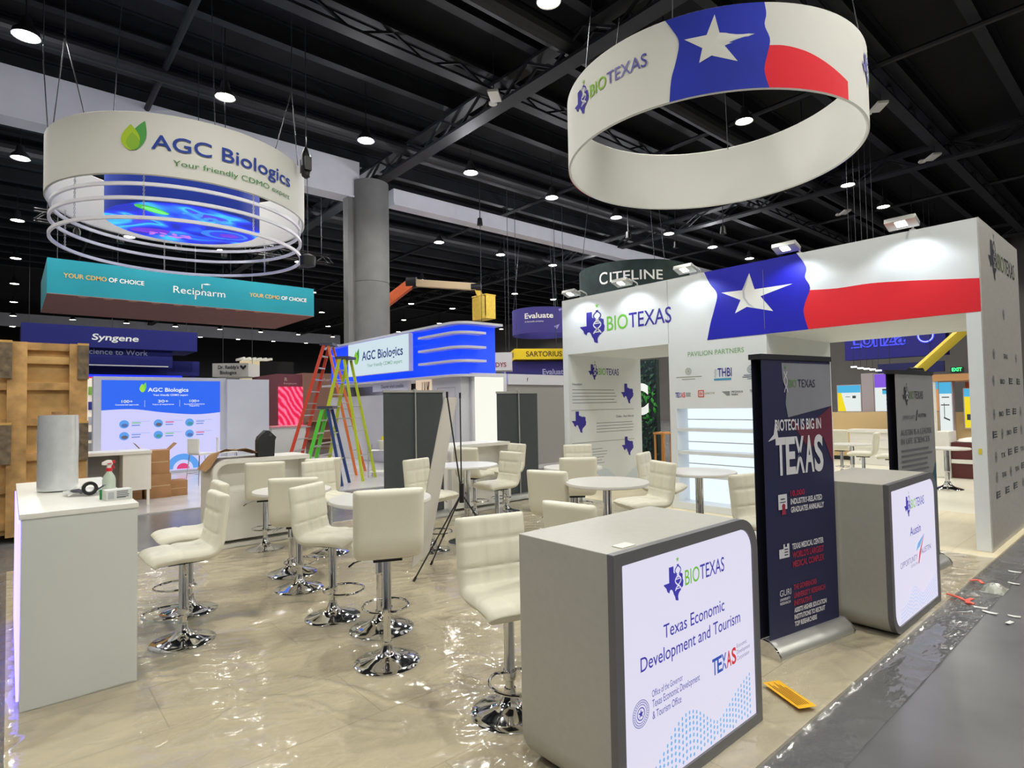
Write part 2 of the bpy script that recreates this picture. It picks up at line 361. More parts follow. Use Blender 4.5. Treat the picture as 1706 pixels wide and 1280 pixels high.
L_(tr.outputs[0], m1.inputs[1]); L_(df.outputs[0], m1.inputs[2]); L_(fr.outputs[0], m2.inputs[0]); L_(m1.outputs[0], m2.inputs[1]); L_(gl.outputs[0], m2.inputs[2]); L_(m2.outputs[0], out.inputs['Surface'])
CR_ = (((1.0, 3.77), (1.54, 2.72)), ((.98, 3.66), (1.50, 2.66)), ((1.34, 3.62), (2.0, 2.20)), ((1.85, 3.10), (2.25, 2.75)), ((3.0, 5.2), (3.1, 4.3)), ((.66, 4.3), (.9, 4.0)), ((.64, 4.6), (.92, 4.5)), ((.66, 4.9), (.95, 4.75)), ((.7, 5.3), (1.0, 5.1)), ((3.1, 2.6), (4.0, 2.2)))
def crease(x, y):
    h = 0
    for (ax, ay), (bx, by) in CR_:
        L2 = (bx-ax)**2+(by-ay)**2; t = max(0, min(1, ((x-ax)*(bx-ax)+(y-ay)*(by-ay))/L2)); wob = .03*math.sin(t*9+ax*7)
        dd = math.hypot(x-ax-(bx-ax)*t+wob, y-ay-(by-ay)*t+wob*.5)
        if dd < .034: h = max(h, .016*(1-dd/.034)**1.3*(.5+.5*math.sin(t*23+ax)**2))
    return h
def film(name, x0, x1, y0, y1, step, hfun, label):
    m = MB(); nx = int((x1-x0)/step); ny = int((y1-y0)/step); vs_ = []
    for i in range(nx+1):
        for j in range(ny+1):
            x = x0+(x1-x0)*i/nx; y = y0+(y1-y0)*j/ny
            q = Vector((x*1.7+y*.8, y*1.7-x*.8, 0)); d = noise.noise(q*.7)
            rdg = 1-abs(noise.noise(q*1.5+Vector((d, d, 3))))*2.2; rdg = max(0, rdg)**9
            r3 = max(0, 1-abs(noise.noise(Vector((x*1.1, y*5+x*2.2, 7))))*2.4)**9
            vs_.append((x, y, hfun(x, y)+.0035+.007*rdg+.007*r3+crease(x, y)+.0015*noise.noise(q*6)))
    m.add(vs_, [(i*(ny+1)+j, (i+1)*(ny+1)+j, (i+1)*(ny+1)+j+1, i*(ny+1)+j+1) for i in range(nx) for j in range(ny)])
    return tag(m.build(name, fm, smooth=180), label, 'plastic sheet')
def edge(x, y):
    e = 1.33
    if y >= e and x >= 0: return 0
    d = max(e-y, -x); return FZ*min(1, d/.05)+.012*max(0, noise.noise(Vector((x*5, y*7, 1))))
film('plastic_sheet', -.42, 7.6, 1.07, 8.05, .019, edge, 'clear crinkled plastic sheet covering the beige booth flooring and its edge')
# ------------------------------------------------------------------ pavilion wall (a white box 2.2 m thick with a passage at each end)
PX, PB, PT = 7.87, 10.06, 3.58
pav = thing('pavilion_wall', 'tall white booth wall with lone star flag graphic, glowing shelves and two passages', 'exhibit wall', (8.97, 4.5, 0))
LH = 2.56                                                     # lintel underside
def part(m, name, mats, par, **k): return m.build(name, mats, par, **k)
m = MB()                                                      # middle block with a shelf recess
m.box(PX, 5.19, 0, PX+.35, 5.31, LH); m.box(PX, 3.74, 0, PX+.35, 3.87, LH); m.box(PX, 3.87, 1.54, PX+.35, 5.19, LH); m.box(PX, 3.87, 0, PX+.35, 5.19, .10)
m.box(PX+.35, 3.74, 0, PB, 5.31, LH); part(m, 'middle_block', wallw, pav, smooth=0)
m = MB(); m.box(PX, 1.40, LH, PB, 3.745, PT); part(m, 'lintel', wallw, pav, smooth=0)
m = MB(); m.box(PX, 3.755, LH, PB, 5.30, PT); part(m, 'header', wallw, pav, smooth=0)
m = MB(); m.box(PX, 5.31, LH, PB, 7.62, PT); part(m, 'lintel', wallw, pav, smooth=0)
m = MB(); m.box(PX, 7.49, 0, PB, 7.62, LH); part(m, 'passage_panel', wallw, pav, smooth=0)
m = MB(); m.box(PX, 1.40, 0, PB, 1.53, LH); part(m, 'end_wall', wallw, pav, smooth=0)
m = MB(); m.box(PX-.004, 1.388, .0, PB, 1.398, PT)
clad = part(m, 'end_cladding', steel, pav, smooth=0); clad['label'] = 'brushed silver cladding on the end of the wall'
glow = E('led_white', (226, 240, 255), 1.15)
m = MB(); m.box(PX+.30, 3.875, .105, PX+.345, 5.185, 1.535); g_ = part(m, 'back_light_panel', glow, pav, smooth=0); g_['label'] = 'glowing cool white back of the shelf bay'
for z in (1.19, .84, .50):
    m = MB(); m.box(PX+.01, 3.872, z, PX+.29, 5.188, z+.05); part(m, 'shelf', wallw, pav, smooth=0)
    m = MB(); m.box(PX+.285, 3.88, z+.17, PX+.299, 5.18, z+.185); part(m, 'led_strip', white, pav, smooth=0)
SW = plane((PX, 0, 0), (0, -1, 0))                             # a = -Y, b = Z, faces -X
m = MB(); biotexas(m, SW, -7.17, 2.71, 1.93, .004, (0, 1, 2), .57); part(m, 'logo', [navy_ink, green_ink, white_ink], pav, smooth=0)
def lerp(P_, t):
    for (t0, *v0), (t1, *v1) in zip(P_, P_[1:]):
        if t <= t1 or (t1, *v1) == P_[-1]:
            k = (t-t0)/(t1-t0) if t1 != t0 else 0; k = k*k*(3-2*k) if False else k
            return [a+(b-a)*k for a, b in zip(v0, v1)]
def smoothcurve(pts, n):      # Catmull-Rom through points
    out = []
    P_ = [pts[0]]+list(pts)+[pts[-1]]
    for i in range(1, len(P_)-2):
        for k in range(n):
            t = k/n; p0, p1, p2, p3 = [Vector(p) for p in P_[i-1:i+3]]
            v = .5*((2*p1)+(p2-p0)*t+(2*p0-5*p1+4*p2-p3)*t*t+(3*p1-p0-3*p2+p3)*t**3); out.append((v.x, v.y))
    out.append(tuple(pts[-1])); return out
bl = smoothcurve([(-4.65, PT), (-4.56, 3.39), (-4.45, 3.22), (-4.5, 3.01), (-4.57, 2.8), (-4.63, LH)], 4)
brr = smoothcurve([(-3.29, PT), (-3.18, 3.38), (-3.20, 3.25), (-3.14, 3.1), (-3.21, 2.91), (-3.23, 2.78), (-3.18, LH)], 4)
rt_ = smoothcurve([(-3.14, 3.07), (-2.81, 3.04), (-2.45, 3.04), (-2.12, 3.01), (-1.91, 2.985), (-1.72, 2.96), (-1.40, 2.92)], 4)
m = MB()
m.patch(SW, [[p for p in rt_], [(p[0], LH+.002) for p in rt_]], .0035, 1)
m.poly([(-3.24, 3.1)]+[(-3.14, 3.07), (-3.14, LH+.002), (-3.24, LH+.002)], SW, .0035, 1)
m.poly(bl[::-1]+brr, SW, .005, 0)
ST = [(-3.95, 3.44), (-3.88, 3.20), (-3.36, 3.19), (-3.80, 3.09), (-3.63, 2.86), (-4.0, 2.97), (-4.18, 2.90), (-4.09, 3.08), (-4.38, 3.23), (-4.06, 3.215)]
m.poly(ST, SW, .007, 2); m.poly([(-3.95, 3.42), (-4.06, 3.22), (-4.05, 3.10), (-3.98, 2.99), (-3.88, 2.935), (-3.97, 3.02), (-4.02, 3.10), (-4.03, 3.20)], SW, .009, 3); part(m, 'flag_graphic', [blue_ink, red_ink, white_ink, P('ink_fold_grey', (196, 198, 202))], pav, smooth=0)
m = MB(); m.text(SW, 'PAVILION PARTNERS', -4.965, 2.335, .072, .90, .003, 0); part(m, 'lettering', [P('ink_sage', (112, 168, 96), .5)], pav, smooth=0)
m = MB()
seal(m, SW, -4.965, 2.11, .055, .003, 0); m.rect(SW, -5.18, 2.02, -4.74, 2.03, .003, 0); m.rect(SW, -5.08, 1.985, -4.85, 1.995, .003, 0)
part(m, 'partner_logo', [P('ink_olive', (140, 142, 120), .5)], pav, smooth=0)
m = MB(); m.text(SW, 'THBI', -4.48, 2.005, .125, .22, .003, 0, .012); m.rect(SW, -4.54, 1.95, -4.27, 1.98, .003, 1)
for k in range(4): m.disc(SW, -4.52+.008*(k % 2), 2.01+k*.03, .013, .003, 2, 12, .009)
part(m, 'partner_logo', [navy_ink, P('ink_sky', (70, 150, 190)), grey_ink], pav, smooth=0)
m = MB(); seal(m, SW, -3.965, 2.085, .062, .003, 0); m.rect(SW, -4.08, 2.0, -3.85, 2.012, .003, 0); m.rect(SW, -4.10, 1.975, -3.83, 1.987, .003, 0); m.rect(SW, -4.03, 1.95, -3.9, 1.96, .003, 0)
part(m, 'partner_logo', [P('ink_slate', (84, 90, 120), .5)], pav, smooth=0)
m = MB(); lone_star_word(m, SW, -5.205, 1.715, .17, .075, .003, 0, 1, 2); greek(m, SW, -5.02, 1.775, .09, 4, .017, .003, 3, .45); part(m, 'partner_logo', [navy_ink, red_ink, wallw, grey_ink], pav, smooth=0)
m = MB(); m.rect(SW, -4.81, 1.71, -4.71, 1.815, .003, 0); m.rect(SW, -4.795, 1.725, -4.725, 1.80, .004, 1); m.text(SW, 'BI', -4.785, 1.74, .045, .05, .005, 0, .02); m.text(SW, 'LONE STAR', -4.695, 1.755, .028, .16, .003, 2)
part(m, 'partner_logo', [P('ink_orange', (206, 70, 50), .5), wallw, P('ink_tan', (150, 140, 90), .5)], pav, smooth=0)
m = MB()
for k in range(4): m.poly([(-4.42+.02*k, 1.785-.017*k), (-4.30, 1.785-.017*k), (-4.30, 1.776-.017*k), (-4.41+.02*k, 1.776-.017*k)], SW, .003, 0)
m.text(SW, 'PEGASUS', -4.27, 1.765, .026, .17, .003, 0, .01); m.text(SW, 'PARK', -4.27, 1.725, .026, .10, .003, 0, .01); part(m, 'partner_logo', [black_ink], pav, smooth=0)
m = MB(); m.text(SW, 'TEAM', -4.0, 1.765, .034, .10, .003, 0, .012); m.text(SW, 'TEXAS', -3.955, 1.715, .034, .12, .003, 0, .012); texas(m, SW, -3.895, 1.76, .06, .003, 0); part(m, 'partner_logo', [P('ink_midnight', (30, 36, 70), .5)], pav, smooth=0)
m = MB(); m.rect(SW, -3.758, 2.63, -3.752, 3.45, .0075, 0); part(m, 'panel_joint', [grey_ink], pav, smooth=0)
SP = plane((0, 7.49, 0), (1, 0, 0))                             # passage panel faces -Y
m = MB(); biotexas(m, SP, 8.42, 2.10, .92, .003, (0, 1, 2), .30); part(m, 'logo', [navy_ink, green_ink, white_ink], pav, smooth=0)
m = MB()
for a, b, s_ in ((9.40, 1.63, .40), (7.93, 1.09, .40), (9.38, .57, .38)): texas(m, SP, a, b, s_, .003, 0, s_*1.02)
part(m, 'state_outline', [navy_ink], pav, smooth=0)
m = MB(); m.text(SP, 'Houston', 7.97, 1.99, .045, .26, .003, 0, .01); greek(m, SP, 7.96, 1.90, 1.30, 5, .062, .003, 0, .17, .12)
m.text(SP, 'Dallas - Fort Worth', 9.79, 1.355, .045, .56, .003, 0, .01, 'r'); greek(m, SP, 8.62, 1.255, 1.17, 4, .058, .003, 0, .17, .1)
m.text(SP, 'Austin', 7.95, .84, .045, .2, .003, 0, .01); greek(m, SP, 7.95, .76, 1.0, 6, .055, .003, 0, .17, .2)
for z in (1.515, .90): m.rect(SP, 7.93, z, 9.80, z+.008, .003, 0)
part(m, 'lettering', [grey_ink], pav, smooth=0)
m = MB()
for i in range(34):
    a = 8.5+i*.041; z = .10+.22*abs(math.sin(i*.11+1.0))
    for k in range(9):
        zz = z-k*.028+.06*math.sin(i*.2)
        if zz > .03: m.disc(SP, a, zz, .009, .003, 0, 6)
part(m, 'wave_dots', [P('ink_pale_blue', (120, 176, 212), .5)], pav, smooth=0)
SE = plane((0, 1.388, 0), (1, 0, 0))                             # silver end: faint emblems
m = MB(); biotexas(m, SE, 8.28, 2.98, 1.5, .003, (0, 1, 2), .45); part(m, 'logo', [P('ink_gunmetal', (50, 52, 62), .45), P('ink_moss', (96, 110, 70), .45), steel], pav, smooth=0)
m = MB(); rr = random.Random(4)
for z, n in ((2.62, 1), (2.12, 3), (1.82, 4), (1.45, 5), (1.22, 5), (.98, 5), (.76, 5), (.56, 4)):
    for i in range(n):
        a = 8.0+(i+.5)*1.95/n; q = rr.random()
        if q < .35: seal(m, SE, a, z, .06, .003, 0)
        elif q < .7: m.text(SE, rr.choice(('TEXAS', 'BIO', 'TX')), a-.12, z-.03, .055, .24, .003, 0, .01)
        else:
            m.rect(SE, a-.11, z-.03, a-.06, z+.05, .003, 0); greek(m, SE, a-.04, z+.03, .16, 3, .028, .003, 0, .45)
part(m, 'emblem_row', [P('ink_gunmetal', (50, 52, 62), .45)], pav, smooth=0)
m = MB(); m.rect(SW, -1.475, 1.03, -1.445, 1.09, .004, 0); part(m, 'sticker', [P('sticker_yellow', (222, 206, 60))], pav, smooth=0)
# arm spotlights over the wall, lighting its face
for k, (y, lab) in enumerate(((7.05, 'leftmost arm spotlight on the wall top, above the left passage'), (5.92, 'arm spotlight on the wall top, in front of the dark green round sign'), (4.75, 'arm spotlight on the wall top, left of the blue flag panel'),
                              (3.28, 'arm spotlight on the wall top, right end of the blue flag panel'), (2.0, 'arm spotlight on the wall top nearest the silver end'))):
    t = thing('arm_spotlight', lab, 'spotlight', (PX+.05, y, PT), 0)
    a = MB(); a.box(-.02, -.03, 0, .06, .03, .02); a.tube([(.02, 0, .0), (.0, 0, .06), (-.14, 0, .10), (-.36, 0, .03)], .012, 8); part(a, 'arm', alu, t, world=False)
    a = MB(); a.M = Matrix.Translation((-.40, 0, .02)) @ Matrix.Rotation(.35, 4, 'Y'); a.box(-.09, -.15, -.025, .09, .15, .03); a.box(-.07, -.12, .03, .07, .12, .045); part(a, 'lamp_head', alu, t, bev=.008, world=False)
    a = MB(); a.M = Matrix.Translation((-.40, 0, .02)) @ Matrix.Rotation(.35, 4, 'Y'); a.box(-.07, -.05, -.031, .03, .05, -.026); ln = E('spot_glow', (245, 250, 255), 9); ln.cycles.emission_sampling = 'NONE'; part(a, 'lamp_lens', ln, t, smooth=0, world=False)
    ld = bpy.data.lights.new('wall_wash', 'SPOT'); ld.energy = 24; ld.spot_size = math.radians(125); ld.spot_blend = .5; ld.shadow_soft_size = .08; ld.color = (.86, .94, 1)
    lo = bpy.data.objects.new('wall_wash', ld); COL.objects.link(lo); lo.parent = t; lo.location = (-.41, 0, -.025); lo.rotation_euler = (0, -.38, 0)
# ------------------------------------------------------------------ bar stools
def pad(path, hw, th, s0, s1, grooves=(), capa=True, capb=True):
    """cushion swept along path (x,z); th half thickness; grooves: cross seams as path fractions; outer side = left of travel"""
    pts = smoothcurve(path, 10); n = len(pts); i0, i1 = int(s0*(n-1)), int(s1*(n-1)); K = 21; vs_ = []; fs = []
    rows = []
    for i in range(i0, i1+1):
        p = Vector(pts[i]); d = (Vector(pts[min(i+1, n-1)])-Vector(pts[max(i-1, 0)])).normalized(); nn = Vector((d.y, -d.x)); f = i/(n-1)
        e = 1
        if capa: e = min(1, ((i-i0+.6)/4.0))
        if capb: e = min(e, ((i1-i+.6)/4.0))
        ts = math.sqrt(max(.05, 1-(1-e)**2)); ws = .94+.06*ts
        rows.append((p, nn, ts, ws, f))
    for p, nn, ts, ws, f in rows:
        top, bot = [], []
        for k in range(K):
            y = -1+2*k/(K-1); y = math.copysign(abs(y)**.9, y); q = (1-abs(y)**7)**.5
            g_ = 0
            for gy in (-.34, .34): g_ = max(g_, math.exp(-((y-gy)/.045)**2))
            for gf in grooves: g_ = max(g_, math.exp(-((f-gf)/.013)**2))
            h = th*ts*(q*.92+.08)-.010*g_*q*ts+.004*q
            a = p+nn*h; top.append((a.x, y*hw*ws, a.y)); b_ = p-nn*th*ts*(q*.92+.08); bot.append((b_.x, y*hw*ws, b_.y))
        vs_ += top+bot[::-1]
    L = 2*K; R_ = len(rows)
    for i in range(R_-1):
        for k in range(L): fs.append((i*L+k, i*L+(k+1) % L, (i+1)*L+(k+1) % L, (i+1)*L+k))
    for r in (0, R_-1):
        for k in range(K-1):
            q = (r*L+k, r*L+k+1, r*L+L-2-k, r*L+L-1-k); fs.append(q if r else q[::-1])
    m = MB(); m.add(vs_, fs); return m
SPATH = [(.225, .600), (.19, .622), (.05, .630), (-.09, .626), (-.165, .645), (-.198, .71), (-.208, .80), (-.222, .92), (-.236, 1.035)]
def make_stool(label, loc, rz, lift):
    t = thing('bar_stool', label, 'bar stool', loc, rz, None)
    a = pad(SPATH, .215, .042, 0, .50, (.25,), True, False); a.M = None; s_ = a.build('seat', cream, t, world=False, smooth=60)
    a = pad(SPATH, .215, .040, .50, 1, (.70, .86), False, True); b_ = a.build('backrest', cream, t, world=False, smooth=60)
    a = MB(); a.box(-.11, -.09, .565, .11, .09, .59); pl = a.build('seat_plate', black, t, world=False)
    a = MB(); a.lathe([(.210, 0), (.212, .006), (.205, .012), (.165, .020), (.115, .034), (.075, .050), (.050, .070), (.038, .095), (.032, .12), (.031, .135), (.024, .135), (.024, .50)], 48)
    a.build('base', chrome, t, world=False, smooth=50)
    a = MB(); a.lathe([(.026, .20), (.031, .20), (.031, .215), (.029, .22), (.029, .57), (.026, .57)], 28); c_ = a.build('column', chrome, t, world=False)
    a = MB(); pts = [(.10+.155*math.cos(q*PI/14), .15*math.sin(q*PI/14), .225) for q in range(-12, 13)]
    a.tube([(.0, 0, .225)]+[(-.035, -.03, .225)]+pts+[(-.035, .03, .225)], .0085, 8); a.lathe([(.036, .20), (.038, .21), (.038, .24), (.036, .25)], 20); f_ = a.build('footrest', chrome, t, world=False)
    a = MB(); a.tube([(0, .03, .575), (.02, .13, .565), (.03, .20, .54), (.03, .225, .525)], .005, 6); a.tube([(.03, .2, .54), (.03, .235, .515)], .009, 8); l_ = a.build('lever', chrome, t, world=False)
    for o in (s_, b_, pl, c_, f_, l_): o.location.z = lift
    return t
def R_(a): return math.radians(a)
GS = 'cream bar stools in the white booth'
STOOLS = [  # x, y, facing, lift, label
 (.96, 4.75, 180, 0, 'cream bar stool facing the left counter, the nearer of the two there'),
 (1.14, 5.42, 178, 0, 'cream bar stool facing the left counter, behind the nearer one'),
 (2.31, 7.17, 72, 0, 'cream bar stool with its back turned, drawn up to the curved counter'),
 (2.03, 5.37, 58, 0, 'cream bar stool seen from behind, before the small round table near the curved counter'),
 (1.95, 4.46, -57, 0, 'cream tufted bar stool seen from its front, left of the raised stool with plain back'),
 (1.87, 3.44, 66, .105, 'raised cream bar stool, its plain square back to the camera, mid floor'),
 (2.05, 2.43, -105, -.02, 'cream tufted bar stool tucked behind the nearest lit counter'),
 (3.68, 5.70, -74, 0, 'cream tufted bar stool beside the leaning white banner'),
 (4.74, 5.81, 178, 0, 'cream bar stool facing left at the table by the second curved counter, the nearer one'),
 (5.85, 6.95, 176, 0, 'cream bar stool standing behind another, before the second dark banner back'),
 (5.23, 6.93, 20, 0, 'cream bar stool between the table and the second curved counter, turned to the right'),
 (4.03, 4.0, 18, -.01, 'cream bar stool with plain back, left of the large round grey table'),
 (3.06, 2.76, 10, -.05, 'cream bar stool with only its back top showing over the nearest lit counter'),
 (5.04, 4.71, 50, 0, 'cream bar stool with plain back turned, before the hidden small white table'),
 (6.30, 5.79, -128, 0, 'cream tufted bar stool facing the camera before the printed passage panel'),
 (5.94, 4.14, -72, 0, 'cream tufted bar stool in the left passage opening, facing right to the shelf table'),
 (4.90, 3.64, 158, 0, 'cream bar stool just right of the large round table, its seat pointing left'),
 (4.95, 2.38, -104, -.04, 'cream tufted bar stool left of the navy banner, behind the nearest counter'),
 (6.0, 2.63, 170, -.02, 'cream bar stool mostly hidden behind the navy banner by the glowing shelves'),
 (2.78, 6.42, -80, 0, 'cream tufted bar stool facing the camera, right of the small table by the curved counter'),
 (2.95, 7.12, 78, 0, 'cream bar stool seen from behind at the right end of the curved counter'),
]
for x, y, a, l, lab in STOOLS: make_stool(lab, (x, y, 0), R_(a), l)['group'] = GS
# ------------------------------------------------------------------ round tables
tt = P('table_white', (214, 212, 206), .3, coat=.2)
def make_table(label, x, y, z, r=.375):
    t = thing('bar_table', label, 'table', (x, y, 0), 0, 'round bar tables')
    a = MB(); a.lathe([(r-.012, z-.028), (r, z-.022), (r, z-.006), (r-.004, z), (0, z)][:4]+[(r-.03, z)], 64); a.build('tabletop', tt, t, world=False, smooth=35)
    a = MB(); a.lathe([(.235, 0), (.237, .006), (.23, .012), (.17, .03), (.11, .05), (.07, .075), (.05, .11), (.045, .14), (.038, .14), (.034, z-.06), (.034, z-.03)], 44); a.build('base', chrome, t, world=False, smooth=50)
    a = MB(); a.lathe([(.042, z*.42), (.044, z*.42+.01), (.042, z*.42+.02), (.040, z-.05), (.09, z-.036), (.09, z-.029)], 30); a.build('column', chrome, t, world=False)
    return t
make_table('small round white table between the stools in front of the curved counter', 2.17, 5.92, .835)
make_table('round white table hidden behind the raised stool with the plain back', 2.12, 3.98, .97)
make_table('round white table in front of the second curved counter, behind the black tripod', 4.24, 5.77, .93)
make_table('large round grey-white table in the middle of the stools, before the printed passage panel', 4.10, 3.45, .94)
make_table('round table directly in front of the glowing shelves', 5.47, 3.36, .92)
make_table('small white table behind two stools at the left end of the flag wall', 5.48, 5.17, .84)
# ------------------------------------------------------------------ lit reception counters
DW, DD, DH = 1.16, .56, 1.05
def prof(W, H, ins, R, k=8):
    x0, x1, z0, z1 = -W/2+ins, W/2-ins, ins, H-ins; r = max(.004, R-ins); e = .004; o = []
    for cx, cz, rr, a0 in ((x0+r, z0+r, r, 180), (x1-e, z0+e, e, 270), (x1-r, z1-r, r, 0), (x0+e, z1-e, e, 90)):
        for i in range(k+1): o.append((cx+rr*math.cos(R_(a0+90*i/k)), cz+rr*math.sin(R_(a0+90*i/k))))
    return o
lightp = E('lightbox_lavender', (224, 220, 240), .98)
led_b = E('led_violet', (70, 80, 255), 2.2)
def ringp(m, S, A, B, n0, n1, mi=0):
    k = len(A); vs_ = [S(a, b, n) for n in (n0, n1) for L in (A, B) for a, b in L]; fs = []
    for i in range(k):
        j = (i+1) % k
        fs += [(2*k+i, 2*k+j, 3*k+j, 3*k+i), (j, i, k+i, k+j), (i, j, 2*k+j, 2*k+i), (k+j, k+i, 3*k+i, 3*k+j)]
    m.add(vs_, fs, mi)
def make_desk(label, loc, rz, rear=False, panel=True):
    t = thing('reception_counter', label, 'counter', loc, rz)
    S = plane((0, -DD/2, 0), (1, 0, 0)); O = prof(DW, DH, 0, .17); I = prof(DW, DH, .05, .17)
    m = MB()
    if not rear: m.prism(O, S, -DD, -.035)
    else:
        ringp(m, S, O, I, -DD, -.035); m.prism(I, S, -.30, -.04)
        m.box(-DW/2+.05, -.06, .62, DW/2-.05, DD/2-.01, .65); m.box(-DW/2+.17, DD/2-.03, .09, DW/2-.05, DD/2-.012, .62)
    part(m, 'body', deskm if not rear else white, t, smooth=30, world=False)
    m = MB(); ringp(m, S, O, I, -.035, 0); part(m, 'front_frame', deskf if not rear else white, t, smooth=30, world=False)
    m = MB(); m.prism(prof(DW, DH, .052, .17), S, -.034, -.008); q = part(m, 'light_panel', lightp if panel else white, t, smooth=30, world=False); q['label'] = 'backlit lavender front panel'
    return t, plane((-DW/2, -DD/2+.008, 0), (1, 0, 0))
ink_l = [E('lit_navy', (56, 50, 168), .9), E('lit_green', (120, 200, 60), .8), lightp, E('lit_blue', (36, 90, 200), .7), E('lit_red', (226, 36, 52), .8), E('lit_sky', (120, 182, 236), .9), E('lit_grey', (130, 130, 176), .8), E('lit_pale', (176, 200, 244), .95)]
def wavedots(m, S, a0, a1, top, bot=.07, step=.030, mi=5, r=.0075):
    i = 0; a = a0
    while a < a1:
        h = top((a-a0)/(a1-a0)); z = h; k = 0
        while z > bot:
            m.disc(S, a, z, r*(1 if k > 0 else .8), .003, mi, 6, ry=r*1.25); z -= step*(.8+.03*k); k += 1
        a += step*.95; i += 1
D1, S1 = make_desk('nearest grey reception counter with glowing lavender front, at the aisle', (1.80+DW/2, 1.49+DD/2, 0), 0)
X1 = 1.80; ka = DW/(2.945-1.745)                                   # photo plane picks -> counter-local
def q1(x): return (x-1.745)*ka
m = MB(); biotexas(m, S1, q1(2.09), .775, .50, .003, (0, 1, 2), .155)
m.build('logo', ink_l, D1, smooth=0, world=False)
m = MB(); m.text(S1, 'Texas Economic', q1(2.08), .64, .058, .50, .003, 0, .004); m.text(S1, 'Development and Tourism', q1(1.91), .548, .058, .81, .003, 0, .004)
m.build('heading', ink_l, D1, smooth=0, world=False); m = MB()
m.text(S1, 'Office of the Governor', q1(1.985), .425, .028, .225, .003, 0); m.text(S1, 'Texas Economic Development', q1(1.985), .382, .032, .36, .003, 0); m.text(S1, '& Tourism Office', q1(1.985), .335, .032, .21, .003, 0)
m.build('lettering', ink_l, D1, smooth=0, world=False)
m = MB(); seal(m, S1, q1(1.905), .385, .055, .003, 0); m.build('seal', ink_l, D1, smooth=0, world=False)
m = MB(); lone_star_word(m, S1, q1(2.47), .365, .215, .075, .003, 3, 4, 2); m.build('lone_star_word', ink_l, D1, smooth=0, world=False)
m = MB(); m.text(S1, 'Economic', q1(2.705), .43, .02, .10, .003, 6); m.text(S1, 'Development', q1(2.705), .40, .02, .13, .003, 6); m.text(S1, 'Corporation', q1(2.705), .37, .02, .12, .003, 6); m.build('lettering', ink_l, D1, smooth=0, world=False)
m = MB(); wavedots(m, S1, q1(1.97), 1.06, lambda t: .17+.10*math.exp(-((t-.33)/.2)**2)+.17*max(0, t-.62)**1.0*1.6-.04*math.exp(-((t-.62)/.15)**2)-.06*max(0, .2-t)/.2); q = m.build('wave_dots', ink_l, D1, smooth=0, world=False)
D2, S2 = make_desk('grey reception counter with glowing front beyond the navy banner, second along the aisle', (4.58+DW/2, 1.36+DD/2, 0), 0)
kb = DW/(5.60-4.41)
def q2(x): return (x-4.41)*kb
m = MB(); biotexas(m, S2, q2(4.76), .775, .48, .003, (0, 1, 2), .15); m.build('logo', ink_l, D2, smooth=0, world=False)
m = MB(); m.text(S2, 'Austin', q2(4.87), .63, .062, .26, .003, 0, .004); m.build('lettering', ink_l, D2, smooth=0, world=False)
m = MB(); m.text(S2, 'OPPORTUNITY', q2(4.62), .435, .042, .40, .003, 6); m.text(S2, 'AUSTIN', q2(5.12), .455, .042, .26, .003, 6, .006); m.text(S2, 'CENTRAL TEXAS', q2(4.86), .40, .02, .17, .003, 6)
m.poly([(q2(5.04), .40), (q2(5.06), .40), (q2(5.13), .50), (q2(5.22), .60), (q2(5.18), .57), (q2(5.08), .48)], S2, .004, 4); m.poly([(q2(5.0), .50), (q2(5.10), .52), (q2(5.22), .60), (q2(5.05), .55)], S2, .003, 5)
m.build('city_logo', ink_l, D2, smooth=0, world=False)
m = MB(); wavedots(m, S2, q2(4.60), 1.06, lambda t: .18+.10*math.exp(-((t-.36)/.15)**2)+.22*max(0, t-.6)-.03, mi=7); m.build('wave_dots', ink_l, D2, smooth=0, world=False)
D3, _ = make_desk('white curved counter seen from its open back, with brown paper and black bag on top', (2.40, 7.78, 0), PI, True, False)
D4, _ = make_desk('white counter seen from its open back between the two dark banner backs', (5.62, 7.52, 0), PI, True, False)
# left counter, a plain box lit on its far side
t = thing('reception_counter', 'tall plain white counter at the left edge with a film roll standing on it', 'counter', (.335, 5.22, 0))
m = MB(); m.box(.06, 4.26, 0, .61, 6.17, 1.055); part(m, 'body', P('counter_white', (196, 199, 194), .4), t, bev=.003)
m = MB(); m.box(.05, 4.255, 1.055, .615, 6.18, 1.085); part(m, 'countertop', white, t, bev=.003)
m = MB(); m.box(.045, 4.30, .05, .058, 6.12, 1.03); q = part(m, 'light_panel', E('lightbox_violet', (120, 110, 255), 5.0), t, smooth=0); q['label'] = 'glowing violet front panel on the far side'
